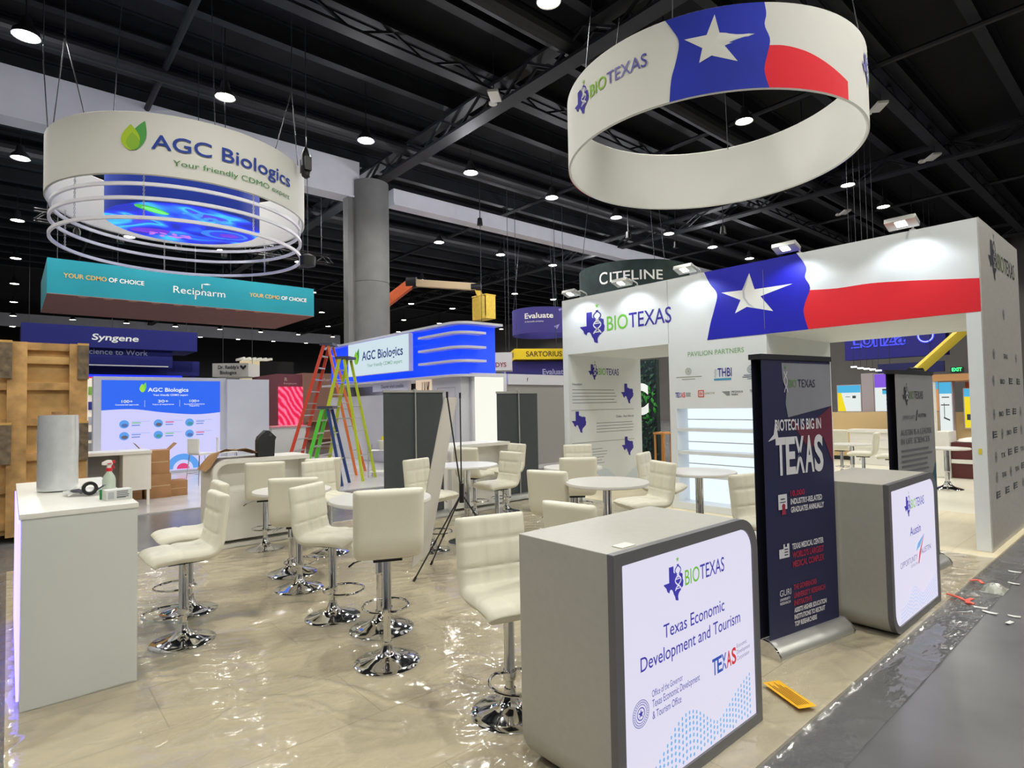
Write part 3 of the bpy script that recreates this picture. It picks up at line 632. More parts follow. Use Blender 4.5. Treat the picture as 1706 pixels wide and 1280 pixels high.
# ------------------------------------------------------------------ roll-up banners
def make_rollup(label, loc, rz, W, H, front, double=False, back=dgrey):
    """front of the banner faces local -Y"""
    t = thing('roll_up_banner', label, 'banner stand', loc, rz)
    S = plane((-W/2, -.012, 0), (1, 0, 0))
    a = MB(); pr = [(-.10, 0), (.10, 0), (.10, .03), (.07, .075), (.02, .095), (-.03, .09), (-.075, .06), (-.10, .025)]
    if double: pr = [(x*1.0, z) for x, z in pr]
    a.prism(pr, lambda x, z, n: Vector((n, x, z)), -W/2-.02, W/2+.02); a.build('cassette', alu, t, world=False)
    for s in (-1, 1):
        a = MB(); a.prism([(x*1.06, z*1.05) for x, z in pr], lambda x, z, n: Vector((n, x, z)), s*(W/2+.02), s*(W/2+.035)); a.build('end_cap', chrome, t, world=False)
    a = MB(); a.box(-W/2, -.012, .08, W/2, -.008, H-.02); g_ = a.build('printed_sheet', front, t, smooth=0, world=False)
    if double:
        a = MB(); a.box(-W/2, .062, .08, W/2, .066, H-.02); q = a.build('rear_sheet', P('sheet_dark_back', (16, 17, 40), .7), t, smooth=0, world=False); q['label'] = 'dark rear sheet'
        a = MB(); a.box(-W/2-.015, -.02, H-.03, W/2+.005, .075, H+.005); a.build('top_rail', P('rail_dark', (60, 60, 66), .4, .6), t, world=False)
    else:
        a = MB(); a.box(-W/2-.01, -.02, H-.03, W/2+.01, .012, H+.005); a.build('top_rail', alu, t, world=False)
        a = MB(); a.tube([(0, .03, .06), (0, .024, H)], .011, 8); a.box(-.02, -.01, H-.03, .02, .035, H+.02); a.build('support_pole', alu, t, world=False)
    return t, S, g_
def decal(mb, name, mats, root, sheet):           # lettering as a sub-part of the printed sheet
    o = mb.build(name, mats, root, smooth=0, world=False); o.parent = sheet; return o
make_rollup('dark grey back of a roll-up banner, the left one, standing by the stepladders', (4.48, 7.36, 0), PI, 1.0, 1.88, dgrey)
make_rollup('dark grey back of a roll-up banner, the right one, beside the white flag wall', (6.72, 7.62, .02), PI, .94, 1.85, dgrey)
nvy = P('banner_navy', (25, 27, 68), .5, noise_amt=.06, nscale=2)
fab_g = P('flag_grey', (126, 126, 134), .6, noise_amt=.14, nscale=1.6); fab_w = P('flag_maroon', (96, 24, 50), .6, noise_amt=.15, nscale=2)
BW, BH = .78, 1.95
T1, SB, g1 = make_rollup('tall navy double-sided roll-up banner between the two glowing counters', (4.125, 1.76, 0), R_(-10), BW, BH, nvy, True)
def nb(x): return (x-3.87)/1.0*BW
S_ = SB
m = MB(); m.poly([(nb(4.14), 1.90), (nb(4.15), 1.78), (nb(4.20), 1.72), (nb(4.18), 1.62), (nb(4.21), 1.53), (nb(4.86), 1.60), (BW-.004, 1.60), (BW-.004, 1.90)], S_, .002, 0)
m.poly([(nb(4.21), 1.53), (nb(4.40), 1.46), (nb(4.62), 1.51), (BW-.004, 1.60), (BW-.004, 1.18), (nb(4.72), 1.38), (nb(4.5), 1.30)], S_, .002, 1)
decal(m, 'flag_graphic', [fab_g, fab_w], T1, g1)
m = MB(); m.text(S_, 'BIO', nb(4.23), 1.735, .055, .085, .004, 1); m.text(S_, 'TEXAS', nb(4.36), 1.735, .055, .20, .004, 0)
for ph in (0, PI): m.line(S_, [(nb(4.19)+.018*math.cos(ph+h*.5), 1.70+h*.012) for h in range(13)], .006, .004, 2)
star(m, S_, nb(4.19), 1.87, .016, .004, 1); decal(m, 'logo', [P('banner_ink_navy', (26, 26, 60)), P('banner_ink_green', (92, 140, 70)), P('banner_ink_white', (206, 206, 210))], T1, g1)
wi = P('banner_ink_white', (206, 206, 210)); ri = P('banner_ink_red', (150, 32, 62))
m = MB(); m.text(S_, 'BIOTECH IS BIG IN', nb(4.02), 1.445, .072, .52, .004, 0, .02); decal(m, 'lettering', [wi], T1, g1)
m = MB()
for t_, k in (('T', 0), ('E', .20), ('X', .39), ('A', .60), ('S', .81)): m.text(S_, t_, nb(4.02)+.53*k, 1.155, .24, .105, .004, 0, .03)
star(m, S_, nb(4.02)+.53*.49, 1.275, .03, .006, 1); m.poly([(nb(3.92), 1.375), (nb(4.06), 1.40), (nb(4.03), 1.52), (nb(4.0), 1.42)], S_, .003, 0)
decal(m, 'headline', [wi, nvy], T1, g1)
m = MB(); m.rect(S_, nb(4.03), .92, nb(4.15), 1.02, .004, 0); m.rect(S_, nb(4.06), .985, nb(4.12), .992, .005, 2); m.rect(S_, nb(4.05), .965, nb(4.13), .97, .005, 2); m.disc(S_, nb(4.10), .94, .018, .005, 1); m.poly([(nb(4.07), .885), (nb(4.13), .885), (nb(4.12), .93), (nb(4.08), .93)], S_, .005, 1)
m.poly([(nb(4.02), .60), (nb(4.16), .60), (nb(4.16), .69), (nb(4.13), .69), (nb(4.13), .67), (nb(4.10), .67), (nb(4.10), .69), (nb(4.08), .69), (nb(4.08), .66), (nb(4.02), .66)], S_, .004, 0)
for k in range(3): m.rect(S_, nb(4.09), .615+k*.018, nb(4.14), .622+k*.018, .005, 2)
decal(m, 'pictogram', [wi, ri, nvy], T1, g1)
m = MB(); m.text(S_, '10,000', nb(4.20), 1.0, .036, .16, .004, 1, .03)
for t_, z, wd, mi, h in (('INDUSTRY-RELATED', .945, .36, 0, .036), ('GRADUATES ANNUALLY', .89, .38, 0, .036), ('TEXAS MEDICAL CENTER', .645, .36, 0, .036), ("WORLD'S LARGEST", .585, .36, 1, .04), ('MEDICAL COMPLEX', .525, .36, 1, .04),
                         ('THE GOVERNORS', .375, .26, 1, .034), ('UNIVERSITY RESEARCH', .32, .36, 1, .034), ('INITIATIVE', .27, .2, 1, .034), ('ASSISTS HIGHER EDUCATION', .225, .37, 0, .03), ('INSTITUTIONS TO RECRUIT', .18, .35, 0, .03), ('TOP RESEARCHERS', .135, .25, 0, .03)):
    m.text(S_, t_, nb(4.20), z, h, wd, .004, mi, .03)
m.text(S_, 'GURI', nb(4.01), .355, .04, .12, .004, 0, .0); m.text(S_, 'UNIVERSITY', nb(4.01), .325, .016, .11, .004, 0, .02); m.text(S_, 'RESEARCH', nb(4.01), .30, .016, .11, .004, 0, .02)
decal(m, 'lettering', [wi, ri], T1, g1)
gb = P('banner_grey', (132, 132, 132), .55, noise_amt=.05, nscale=3)
AW = .92
T2, SA, g2 = make_rollup('grey double-sided roll-up banner with small print behind the second glowing counter', (6.55, 1.70, 0), R_(-4), AW, 1.90, gb, True)
m = MB(); biotexas(m, SA, .14, 1.58, .50, .003, (0, 1, 2), .17); decal(m, 'logo', [P('banner_ink_dark', (44, 44, 54)), P('banner_ink_moss', (92, 116, 80)), wi], T2, g2)
dk = P('banner_ink_dark', (44, 44, 54)); mg = P('banner_ink_mid', (92, 92, 98))
m = MB(); m.text(SA, 'OPPORTUNITY', .13, 1.45, .035, .30, .003, 1); m.text(SA, 'AUSTIN', .50, 1.46, .035, .2, .003, 0, .01); m.poly([(.44, 1.43), (.46, 1.43), (.50, 1.54), (.47, 1.52)], SA, .003, 0)
m.text(SA, 'AUSTIN IS A LEADER', .07, 1.30, .055, .76, .003, 1, .01); m.text(SA, 'IN LIFE SCIENCES', .07, 1.22, .055, .70, .003, 1, .01); greek(m, SA, .07, 1.15, .76, 11, .048, .003, 1, .42, .25); m.rect(SA, .07, .56, .32, .60, .003, 0)
decal(m, 'lettering', [dk, mg], T2, g2)
m = MB(); m.poly([(AW-.004, 1.02), (AW-.004, .09), (.03, .09), (.58, .60)], SA, .002, 0); decal(m, 'teal_corner', [P('teal_deep', (28, 66, 84), .5, noise_amt=.2, nscale=3)], T2, g2)
# ------------------------------------------------------------------ X-frame stand with a white sheet, seen nearly edge-on
xt = thing('x_frame_banner', 'white banner on a thin black X-frame stand seen edge-on, leaning in the middle', 'banner stand', (3.35, 5.1, 0))
fa, fb, ta, tb, hub, rear = Vector((2.90, 4.82, .0)), Vector((3.34, 5.20, .0)), Vector((3.20, 4.66, 1.745)), Vector((3.62, 5.03, 1.745)), Vector((3.42, 4.80, .74)), Vector((4.02, 4.62, .0))
hub = (fa+fb+ta+tb)/4+Vector((.16, -.17, -.10)); rear = hub+Vector((.50, -.10, -hub.z))
m = MB(); L0, L1, U0, U1 = fa+Vector((-.01, .02, .12)), fb+Vector((-.01, .02, .12)), ta+Vector((-.02, .02, -.01)), tb+Vector((-.02, .02, -.01))
N_ = Vector((-.69, .72, 0))*.002; rows = []
for i in range(13):
    k = i/12; bow = Vector((-.69, .72, 0))*(.05*math.sin(PI*k)); p = L0.lerp(U0, k)-bow*0; q = L1.lerp(U1, k); rows.append([p.lerp(q, u)-bow*(1-(2*u-1)**2)*.8 for u in (0, .25, .5, .75, 1)])
for sg in (0, 1):
    m.add([p+N_*(1 if sg else -1) for r in rows for p in r], [((i*5+j, i*5+j+1, i*5+j+6, i*5+j+5) if sg else (i*5+j, i*5+j+5, i*5+j+6, i*5+j+1)) for i in range(12) for j in range(4)])
m.build('banner_sheet', P('sheet_white', (214, 210, 202), .6), xt)
for p, q, nm in ((hub, ta, 'upper_rod'), (hub, tb, 'upper_rod'), (hub, fa, 'leg'), (hub, fb, 'leg'), (hub, rear, 'leg')):
    m = MB(); m.tube([p, p.lerp(q, .5), q], .0075, 8)
    if nm == 'leg': m.tube([p.lerp(q, .55), p.lerp(q, .60)], .012, 8); m.tube([p.lerp(q, .95), q], .013, 8)
    m.build(nm, black, xt)
m = MB(); m.tube([hub-Vector((0, 0, .09)), hub+Vector((0, 0, .10))], .024, 12); m.build('hub', black, xt)
for p in (ta, tb):
    m = MB(); m.tube([p-Vector((0, 0, .02)), p+Vector((0, 0, .04))], .011, 8); m.build('hook', black, xt)
# ------------------------------------------------------------------ things on the left counter
film_m = P('film_roll', (218, 222, 224), .16, .25, coat=.5, noise_amt=.06, nscale=14)
t = thing('stretch_film_roll', 'tall silvery roll of stretch film standing on the left counter', 'film roll', (.275, 5.36, 1.085))
m = MB(); m.M = Matrix.Translation((.275, 5.36, 1.085)); m.lathe([(.04, .008), (.118, .008), (.121, .03), (.119, .2), (.122, .40), (.118, .545), (.04, .548)], 48, close=True); m.build('film_layers', film_m, t, smooth=50)
m = MB(); m.M = Matrix.Translation((.275, 5.36, 1.085)); m.lathe([(.034, 0), (.04, 0), (.04, .57), (.034, .57)], 24, close=True); m.build('cardboard_core', card, t)
m = MB(); vs_ = []
for i in range(9):
    for j in range(9):
        u, v = i/8-.5, j/8-.5; vs_.append((.40+u*.20+.02*math.sin(v*7), 5.02+v*.30, 1.088+.03*abs(noise.noise(Vector((u*4, v*4, 2))))+.012*(1+math.sin(u*9+v*5))))
m.add(vs_, [(i*9+j, (i+1)*9+j, (i+1)*9+j+1, i*9+j+1) for i in range(8) for j in range(8)])
tag(m.build('crumpled_film', P('loose_film', (222, 222, 216), .25, coat=.5, alpha=.8), smooth=180), 'crumpled loose plastic beside the film roll on the left counter', 'plastic film')
t = thing('tape_gun', 'black and grey tape gun lying on the loose plastic on the left counter', 'tape gun', (.42, 4.86, 1.09))
m = MB(); m.M = Matrix.Translation((.42, 4.86, 1.135)) @ Matrix.Rotation(PI/2, 4, 'X'); m.lathe([(.025, -.02), (.045, -.02), (.045, .02), (.025, .02)], 24, close=True); m.build('tape_roll', black, t)
m = MB(); m.tube([(.38, 4.86, 1.11), (.36, 4.87, 1.125), (.33, 4.90, 1.12), (.31, 4.93, 1.10)], .013, 8); m.bar((.46, 4.86, 1.12), (.50, 4.84, 1.15), .03, .008); m.build('handle', P('grey_plastic', (80, 80, 92), .5), t)
t = thing('spray_bottle', 'clear spray bottle with white and red trigger on the left counter', 'spray bottle', (.535, 4.93, 1.085))
bm_ = Matrix.Translation((.535, 4.93, 1.085))
m = MB(); m.M = bm_; m.lathe([(.0, .0), (.036, 0), (.04, .01), (.04, .09), (.034, .115), (.018, .14), (.016, .15), (0, .15)], 28); m.build('bottle', P('clear_green_plastic', (206, 222, 204), .2, alpha=.75, coat=.5), t)
m = MB(); m.M = bm_; m.lathe([(.0, .15), (.019, .15), (.019, .172), (0, .172)], 20); m.box(-.012, -.022, .20, .012, -.012, .205); m.bar((.012, .0, .205), (.03, -.004, .165), .012, .010); m.bar((.012, 0, .21), (.035, -.003, .215), .016, .02); m.build('trigger', P('red_plastic', (206, 36, 44), .4), t)
m = MB(); m.M = bm_; m.lathe([(0, .172), (.014, .172), (.013, .19), (0, .19)], 16); m.prism([(-.042, .195), (.016, .188), (.022, .205), (.012, .226), (-.012, .228), (-.042, .212)], lambda x, z, n: Vector((x, n, z)), -.010, .010); m.build('spray_head', P('white_plastic', (232, 230, 226), .4), t, bev=.003)
t = thing('small_box', 'small white printed box at the near right corner of the left counter', 'box', (.535, 4.52, 1.085), .12)
m = MB(); m.box(-.072, -.05, 0, .072, .05, .066); m.build('carton', P('carton_white', (206, 208, 204), .6), t, bev=.002, world=False)
m = MB(); Sx = plane((-.07, -.0505, 0), (1, 0, 0)); greek(m, Sx, .055, .052, .075, 4, .011, .0006, 0, .55); m.rect(Sx, .008, .012, .04, .055, .0006, 1); greek(m, Sx, .055, .014, .05, 1, .01, .0006, 0, .6); m.build('print', [P('print_grey', (110, 116, 120)), P('print_pale', (170, 176, 178))], t, smooth=0, world=False)
m = MB(); m.box(.448, 4.575, 1.086, .462, 4.60, 1.15); tag(m.build('marker_pen', P('marker_green', (34, 130, 70), .4), bev=.003), 'short green marker standing by the small white box on the left counter', 'marker')
# things on the other counters
m = MB(); m.box(1.91, 1.535, 1.0505, 2.0, 1.59, 1.054); tag(m.build('paper_slip', P('slip_white', (222, 220, 208), .6), smooth=0), 'flat white slip lying on the nearest grey counter top', 'paper')
m = MB(); vs_ = []; nn_ = 13
for i in range(nn_):
    for j in range(7):
        u, v = i/(nn_-1), j/6; x = 1.74+.72*u; y = 7.56+.42*v
        z = 1.055+.10*max(0, math.sin(u*PI*1.1-.2))*(1-.5*v)+.035*noise.noise(Vector((u*5, v*4, 9)))+.02
        if u < .2: z -= (.2-u)*.75; x += .02
        vs_.append((x, y, z))
m.add(vs_, [(i*7+j, (i+1)*7+j, (i+1)*7+j+1, i*7+j+1) for i in range(nn_-1) for j in range(6)])
tag(m.build('wrapping_paper', kraft, smooth=30), 'crumpled brown wrapping paper draped over the left end of the curved counter', 'wrapping paper')
t = thing('paper_bag', 'black angular bag standing on the curved counter beside the brown paper', 'bag', (2.45, 7.62, 1.05))
m = MB(); m.prism([(-.10, 0), (.10, 0), (.11, .20), (.125, .24), (.04, .325), (.0, .33), (-.085, .25), (-.10, .2)], lambda x, z, n: Vector((2.45+x, 7.62+n, 1.05+z)), -.06, .06); m.build('bag_body', P('bag_black', (26, 27, 30), .6), t, bev=.006)
m = MB(); m.tube([(2.50+.012*math.cos(i), 7.556, 1.32+.012*math.sin(i)) for i in range(0, 7)], .003, 6); m.build('handle_hole', P('hole_grey', (90, 90, 92)), t)
# ------------------------------------------------------------------ litter by the aisle
t = thing('leaflet', 'yellow printed leaflet lying on the plastic edge before the nearest counter', 'leaflet', (3.28, 1.50, .018), R_(62))
m = MB(); m.M = None; vs_ = [(x, y, .004+.012*abs(x)) for x in (-.15, -.05, .05, .15) for y in (-.055, .055)]; m.add(vs_, [(i*2, i*2+2, i*2+3, i*2+1) for i in range(3)]); m.build('sheet', P('leaflet_yellow', (236, 178, 24), .5), t, smooth=0, world=False)
m = MB()
for k in range(6): m.add([(x, y, .0055+.012*abs(x)) for x, y in ((-.12, .036-k*.013), (.13-.03*(k % 3), .036-k*.013), (.13-.03*(k % 3), .031-k*.013), (-.12, .031-k*.013))], [(3, 2, 1, 0)])
m.build('print', P('leaflet_print', (120, 84, 20), .6), t, smooth=0, world=False)
rr = random.Random(11)
for k, (x, y, s, lab) in enumerate(((5.72, 1.05, .05, 'white paper scrap on the grey aisle nearest the second counter'), (5.75, .91, .04, 'white torn scrap alone on the dark aisle floor, upper of the two right ones'), (5.56, .91, .04, 'white torn scrap on the dark aisle floor, lower of the two right ones'),
                                  (6.75, 1.06, .045, 'white scrap on the aisle beyond the plastic clump'), (7.2, 1.12, .05, 'white scrap on the plastic edge near the silver end wall'), (5.80, 1.12, .045, 'white strip curled on the plastic edge by the red strip'), (7.0, .98, .04, 'thin pale scrap on the aisle near the silver wall'))):
    m = MB(); a = rr.random()*PI; c, s_ = math.cos(a), math.sin(a); pts = [(-1, -.3), (-.2, -.5), (1, -.2), (.8, .35), (-.1, .25), (-.9, .4)]
    P3 = [(x+(px*c-py*s_)*s, y+(px*s_+py*c)*s, FZ+.004+abs(px)*.008) for px, py in pts]; m.add(P3+[(p[0], p[1], p[2]+.002) for p in P3], [(5, 4, 3, 2, 1, 0), (6, 7, 8, 9, 10, 11)]+[(i, (i+1) % 6, 6+(i+1) % 6, 6+i) for i in range(6)])
    tag(m.build('paper_scrap', P('scrap_white', (226, 226, 220), .7), smooth=0), lab, 'paper scrap')
redp = P('strip_red', (224, 70, 48), .4)
for pts, lab in (([(5.90, 1.36, .02), (5.90, 1.29, .012), (5.87, 1.24, .006), (5.85, 1.17, -.008)], 'longer orange-red plastic strip on the plastic edge by the second counter'), ([(5.95, 1.20, .006), (5.86, 1.21, .012), (5.80, 1.20, .004)], 'short orange-red strip crossing the longer one on the aisle edge'), ([(6.50, 1.32, .012), (6.54, 1.27, .02), (6.50, 1.23, .004)], 'small red scrap beside the clear plastic clump')):
    m = MB()
    for p, q in zip(pts, pts[1:]): m.bar(p, q, .030, .006)
    tag(m.build('plastic_strip', redp), lab, 'plastic strip')
m = MB(); vs_ = []; 
for i in range(13):
    for j in range(9):
        u, v = i/12*2-1, j/8*2-1; r = max(0, 1-u*u-v*v)**.5; vs_.append((6.42+u*.13+.02*noise.noise(Vector((u*3, v*3, 1))), 1.14+v*.08, FZ+.004+r*.055+.025*r*noise.noise(Vector((u*6, v*6, 4)))))
m.add(vs_, [(i*9+j, (i+1)*9+j, (i+1)*9+j+1, i*9+j+1) for i in range(12) for j in range(8)])
tag(m.build('plastic_bag', P('clump_plastic', (206, 208, 196), .22, coat=.5, alpha=.72), smooth=20), 'clear crumpled plastic clump on the aisle by the plastic sheet edge', 'plastic bag')
t = thing('hand_tool', 'yellow and red tool lying on the aisle at the right edge of the photo', 'tool', (8.35, 1.05, FZ))
m = MB(); m.M = Matrix.Translation((8.3, 1.05, FZ)) @ Matrix.Rotation(-.25, 4, 'Z'); m.box(.0, -.05, .05, .5, .05, .13); m.build('yellow_handle', P('tool_yellow', (190, 150, 50), .5), t, bev=.02)
m = MB(); m.M = Matrix.Translation((8.3, 1.05, FZ)) @ Matrix.Rotation(-.25, 4, 'Z'); m.box(-.06, -.07, 0, .45, .06, .05); m.build('red_base', P('tool_red', (200, 60, 44), .5), t, bev=.012)
m = MB(); m.M = Matrix.Translation((8.3, 1.05, FZ)) @ Matrix.Rotation(-.25, 4, 'Z'); m.box(-.12, -.045, .01, -.05, .045, .06); m.build('black_end', black, t, bev=.01)
# ------------------------------------------------------------------ hanging round signs
cable = P('cable_steel', (70, 72, 78), .5, .6)
RC, RR, RZ0, RZ1 = (9.36, 5.40), 2.46, 5.87, 7.09
def azm(d, R): return R_(d)*R
ring = thing('round_hanging_sign', 'large white round hanging sign with the lone star flag, high over the flag wall', 'hanging sign', (RC[0], RC[1], RZ0))
m = MB(); m.M = Matrix.Translation((RC[0], RC[1], 0)); m.lathe([(RR, RZ0+.02), (RR, RZ1-.02), (RR-.025, RZ1), (RR-.05, RZ1-.02), (RR-.05, RZ0+.02), (RR-.025, RZ0)], 128, close=True); m.build('fabric_band', fabw, ring, smooth=50)
SR = drum(RC, RR)
fr_blue = P('fabric_blue', (24, 44, 168), .8, noise_amt=.2, nscale=.8); fr_red = P('fabric_red', (226, 24, 44), .8)
for off in (0, -129+360*0, 115):
    def X(d): return azm(d+off, RR)
    m = MB(); rows = []
    L_c = smoothcurve([(-162.1, RZ1-.02), (-159.8, 6.90), (-157.8, 6.70), (-158.9, 6.44), (-160.6, 6.20), (-161.4, RZ0+.01)], 4)
    R_c = smoothcurve([(-131.3, RZ1-.02), (-130.8, 6.9), (-131.5, 6.75), (-129.9, 6.56), (-130.6, 6.39), (-132.0, 6.13), (-130.6, RZ0+.01)], 4)
    def at(cv, z):
        for (a0, z0), (a1, z1) in zip(cv, cv[1:]):
            if z0 >= z >= z1: return a0+(a1-a0)*((z0-z)/(z0-z1) if z0 != z1 else 0)
        return cv[-1][0]
    for i in range(25):
        z = RZ1-.021-(RZ1-RZ0-.032)*i/24; l, r = at(L_c, z), at(R_c, z); rows.append([(X(l+(r-l)*k/14), z) for k in range(15)])
    m.patch(SR, rows[::-1], .006, 0)
    tp = smoothcurve([(-133, 6.47), (-130, 6.47), (-125.3, 6.47), (-119.2, 6.43), (-114.6, 6.38), (-108.3, 6.29), (-99.1, 6.15)], 4)
    m.patch(SR, [[(X(a), RZ0+.012) for a, z in tp], [(X(a), z) for a, z in tp]], .004, 1)
    stp = [(-146.6, 6.97), (-145.3, 6.70), (-134.7, 6.63), (-143.9, 6.51), (-140.1, 6.27), (-147.9, 6.40), (-151.7, 6.33), (-150.6, 6.53), (-156.1, 6.71), (-149.2, 6.70)]
    cen = (X(-147.3), 6.57)
    for i in range(10):
        p, q = stp[i], stp[(i+1) % 10]; p, q = (X(p[0]), p[1]), (X(q[0]), q[1])
        g0 = [(cen[0]+(p[0]-cen[0])*k/4, cen[1]+(p[1]-cen[1])*k/4) for k in range(5)]; g1 = [(cen[0]+(q[0]-cen[0])*k/4, cen[1]+(q[1]-cen[1])*k/4) for k in range(5)]
        m.patch(SR, [g1, g0], .012, 2)
    m.build('flag_graphic', [fr_blue, fr_red, fabw], ring, smooth=30)
for off in (0, 120, 240):
    m = MB(); biotexas(m, SR, azm(152.4+off, RR), 6.37, azm(39.0, RR), .012, (0, 1, 2), .44); m.build('logo', [navy_ink, P('fabric_green', (140, 190, 60), .8), fabw], ring, smooth=0)
for d in (20, 110, 200, 290):
    x, y = RC[0]+2.41*math.cos(R_(d)), RC[1]+2.41*math.sin(R_(d)); m = MB(); m.tube([(x, y, RZ1-.05), (RC[0]+1.9*math.cos(R_(d)), RC[1]+1.9*math.sin(R_(d)), 11.3)], .008, 5); m.build('suspension_cable', cable, ring)
m = MB(); m.tube([(RC[0]-2.3, RC[1]+.4, RZ0+.05), (RC[0]-.6, RC[1]+1.4, 9.0)], .006, 5); m.tube([(RC[0]-2.3, RC[1]+.4, RZ0+.05), (RC[0]-2.2, RC[1]+.4, RZ1)], .01, 5); m.build('loose_wire', cable, ring)
AC, AR, AZ0, AZ1 = (2.95, 14.4), 2.48, 5.93, 7.10
ag = thing('round_hanging_sign', 'white round hanging sign with a green leaf emblem and three thin white hoops below it', 'hanging sign', (AC[0], AC[1], 5.1))
m = MB(); m.M = Matrix.Translation((AC[0], AC[1], 0)); m.lathe([(AR, AZ0+.02), (AR, AZ1-.02), (AR-.025, AZ1), (AR-.05, AZ1-.02), (AR-.05, AZ0+.02), (AR-.025, AZ0)], 128, close=True); m.build('fabric_band', fabw, ag, smooth=50)
SG = drum(AC, AR)
def leaf(m, S, a, b, w, h, n, mis):              # two overlapping leaves
    def lf(cx, ww, lean, z0, z1, mi, nn):
        k = 12; L = []
        for i in range(k+1):
            t = i/k; L.append((cx-ww*math.sin(PI*t)**.8*(1-.45*t)+lean*t*t, z0+(z1-z0)*t))
        for i in range(k, -1, -1):
            t = i/k; L.append((cx+ww*math.sin(PI*t)**.8*(1-.45*t)+lean*t*t, z0+(z1-z0)*t))
        m.poly(L[::-1], S, nn, mi)
    lf(a+w*.62, w*.36, w*.30, b+h*.02, b+h, mis[0], n); lf(a+w*.42, w*.42, w*.02, b, b+h*.86, mis[1], n+.003); lf(a+w*.52, w*.30, w*-.02, b+.01*h, b+h*.6, mis[2], n+.006)
leafm = [P('leaf_green', (78, 160, 74), .7), P('leaf_lime', (176, 204, 44), .7), P('leaf_mid', (140, 186, 50), .7)]
ablue = P('fabric_royal', (36, 62, 150), .8); agreen = P('fabric_forest', (60, 130, 60), .8)
for off in (0, 180):
    m = MB(); leaf(m, SG, azm(-127+off, AR), 6.36, azm(11, AR), .56, .012, (0, 1, 2)); m.build('leaf_emblem', leafm, ag, smooth=0)
    m = MB(); m.text(SG, 'AGC Biologics', azm(-114.5+off, AR), 6.42, .265, azm(64.5, AR), .02, 0, .010); m.text(SG, 'Your friendly CDMO expert', azm(-106.5+off, AR), 6.15, .105, azm(56, AR), .02, 1, 0); m.build('lettering', [ablue, agreen], ag, smooth=0)
hoopm = P('hoop_white', (228, 228, 236), .4)
for z, R in ((5.80, 2.40), (5.53, 2.42), (5.17, 2.42)):
    m = MB(); m.M = Matrix.Translation((AC[0], AC[1], 0)); m.lathe([(R, z-.03), (R, z+.03), (R-.05, z+.03), (R-.05, z-.03)], 110, close=True); m.build('hoop', hoopm, ag, smooth=40)
for d in (-150, -118, -72, -30, 30, 90, 150):
    x, y = AC[0]+2.39*math.cos(R_(d)), AC[1]+2.39*math.sin(R_(d)); m = MB()
    for k in range(22):
        zz = 5.18+k*.037; o = .012 if k % 2 else 0; p = .012-o; m.tube([(x-o, y-p, zz), (x-o, y-p, zz+.045)], .005, 4); m.tube([(x+o, y+p, zz), (x+o, y+p, zz+.045)], .005, 4)
    m.build('chain', alu, ag)
for d in (-165, -60, 60, 165):
    x, y = AC[0]+2.45*math.cos(R_(d)), AC[1]+2.45*math.sin(R_(d)); m = MB()
    px, py = AC[0]+2.5*math.cos(R_(d+12)), AC[1]+2.5*math.sin(R_(d+12))
    m.tube([(x, y, AZ1-.03), (px, py, 8.6), (px, py, 11.3)], .010, 5); x2, y2 = AC[0]+2.45*math.cos(R_(d+22)), AC[1]+2.45*math.sin(R_(d+22)); m.tube([(x2, y2, AZ1-.03), (px, py, 8.6)], .010, 5); m.build('suspension_cable', cable, ag)
# drum screen inside the hoops
lm = bpy.data.materials.new('led_cells'); lm.use_nodes = True; nt = lm.node_tree; b = nt.nodes['Principled BSDF']; b.inputs['Base Color'].default_value = (.01, .01, .03, 1)
tc = nt.nodes.new('ShaderNodeTexCoord'); n1 = nt.nodes.new('ShaderNodeTexNoise'); n1.inputs['Scale'].default_value = .9; n1.inputs['Detail'].default_value = 1; n1.inputs['Distortion'].default_value = .9
cr = nt.nodes.new('ShaderNodeValToRGB'); el = cr.color_ramp.elements
el[0].color = (.005, .02, .45, 1); el[0].position = .38; el[1].color = (.12, .02, .55, 1); el[1].position = .72
for p_, c_ in ((.47, (.01, .03, .85, 1)), (.54, (.02, .20, 1, 1)), (.60, (.05, .55, 1, 1)), (.64, (.02, .08, .9, 1))): e_ = el.new(p_); e_.color = c_
nt.links.new(tc.outputs['Object'], n1.inputs['Vector']); nt.links.new(n1.outputs['Fac'], cr.inputs[0]); nt.links.new(cr.outputs[0], b.inputs['Emission Color']); b.inputs['Emission Strength'].default_value = 1.2
dr = thing('hanging_drum_screen', 'blue hanging drum with a bright blue screen underneath, inside the white hoops', 'screen', (AC[0], AC[1], 5.72))
m = MB(); m.M = Matrix.Translation((AC[0], AC[1], 0)); m.lathe([(1.5, 5.76), (1.5, 6.6), (1.46, 6.6), (1.46, 5.76)], 90, close=True); m.build('drum_band', P('drum_blue', (30, 66, 176), .6, emit=(18, 40, 150), es=.25), dr, smooth=50)
m = MB(); m.M = Matrix.Translation((AC[0], AC[1], 0)); m.lathe([(0, 5.75), (1.5, 5.75), (1.5, 5.76), (0, 5.76)], 90); m.build('screen_face', lm, dr, smooth=30)
SD = plane((AC[0], AC[1], 5.75), (1, 0, 0), (0, -1, 0)); m = MB()
rr = random.Random(3)
def blob(a, b, r0, r1, mi, n, k=26, ang=0):
    pts = [(a+(r0*math.cos(2*PI*i/k)*math.cos(ang)-r1*math.sin(2*PI*i/k)*math.sin(ang))*(1+.10*noise.noise(Vector((i*.8, a*9, b)))), b+(r0*math.cos(2*PI*i/k)*math.sin(ang)+r1*math.sin(2*PI*i/k)*math.cos(ang))*(1+.1*noise.noise(Vector((i*.8, a*5, b))))) for i in range(k)]; m.poly(pts, SD, n, mi)
blob(-.78, .78, .36, .16, 0, .002, 26, -.5); blob(-.72, .74, .28, .10, 1, .003, 26, -.5)
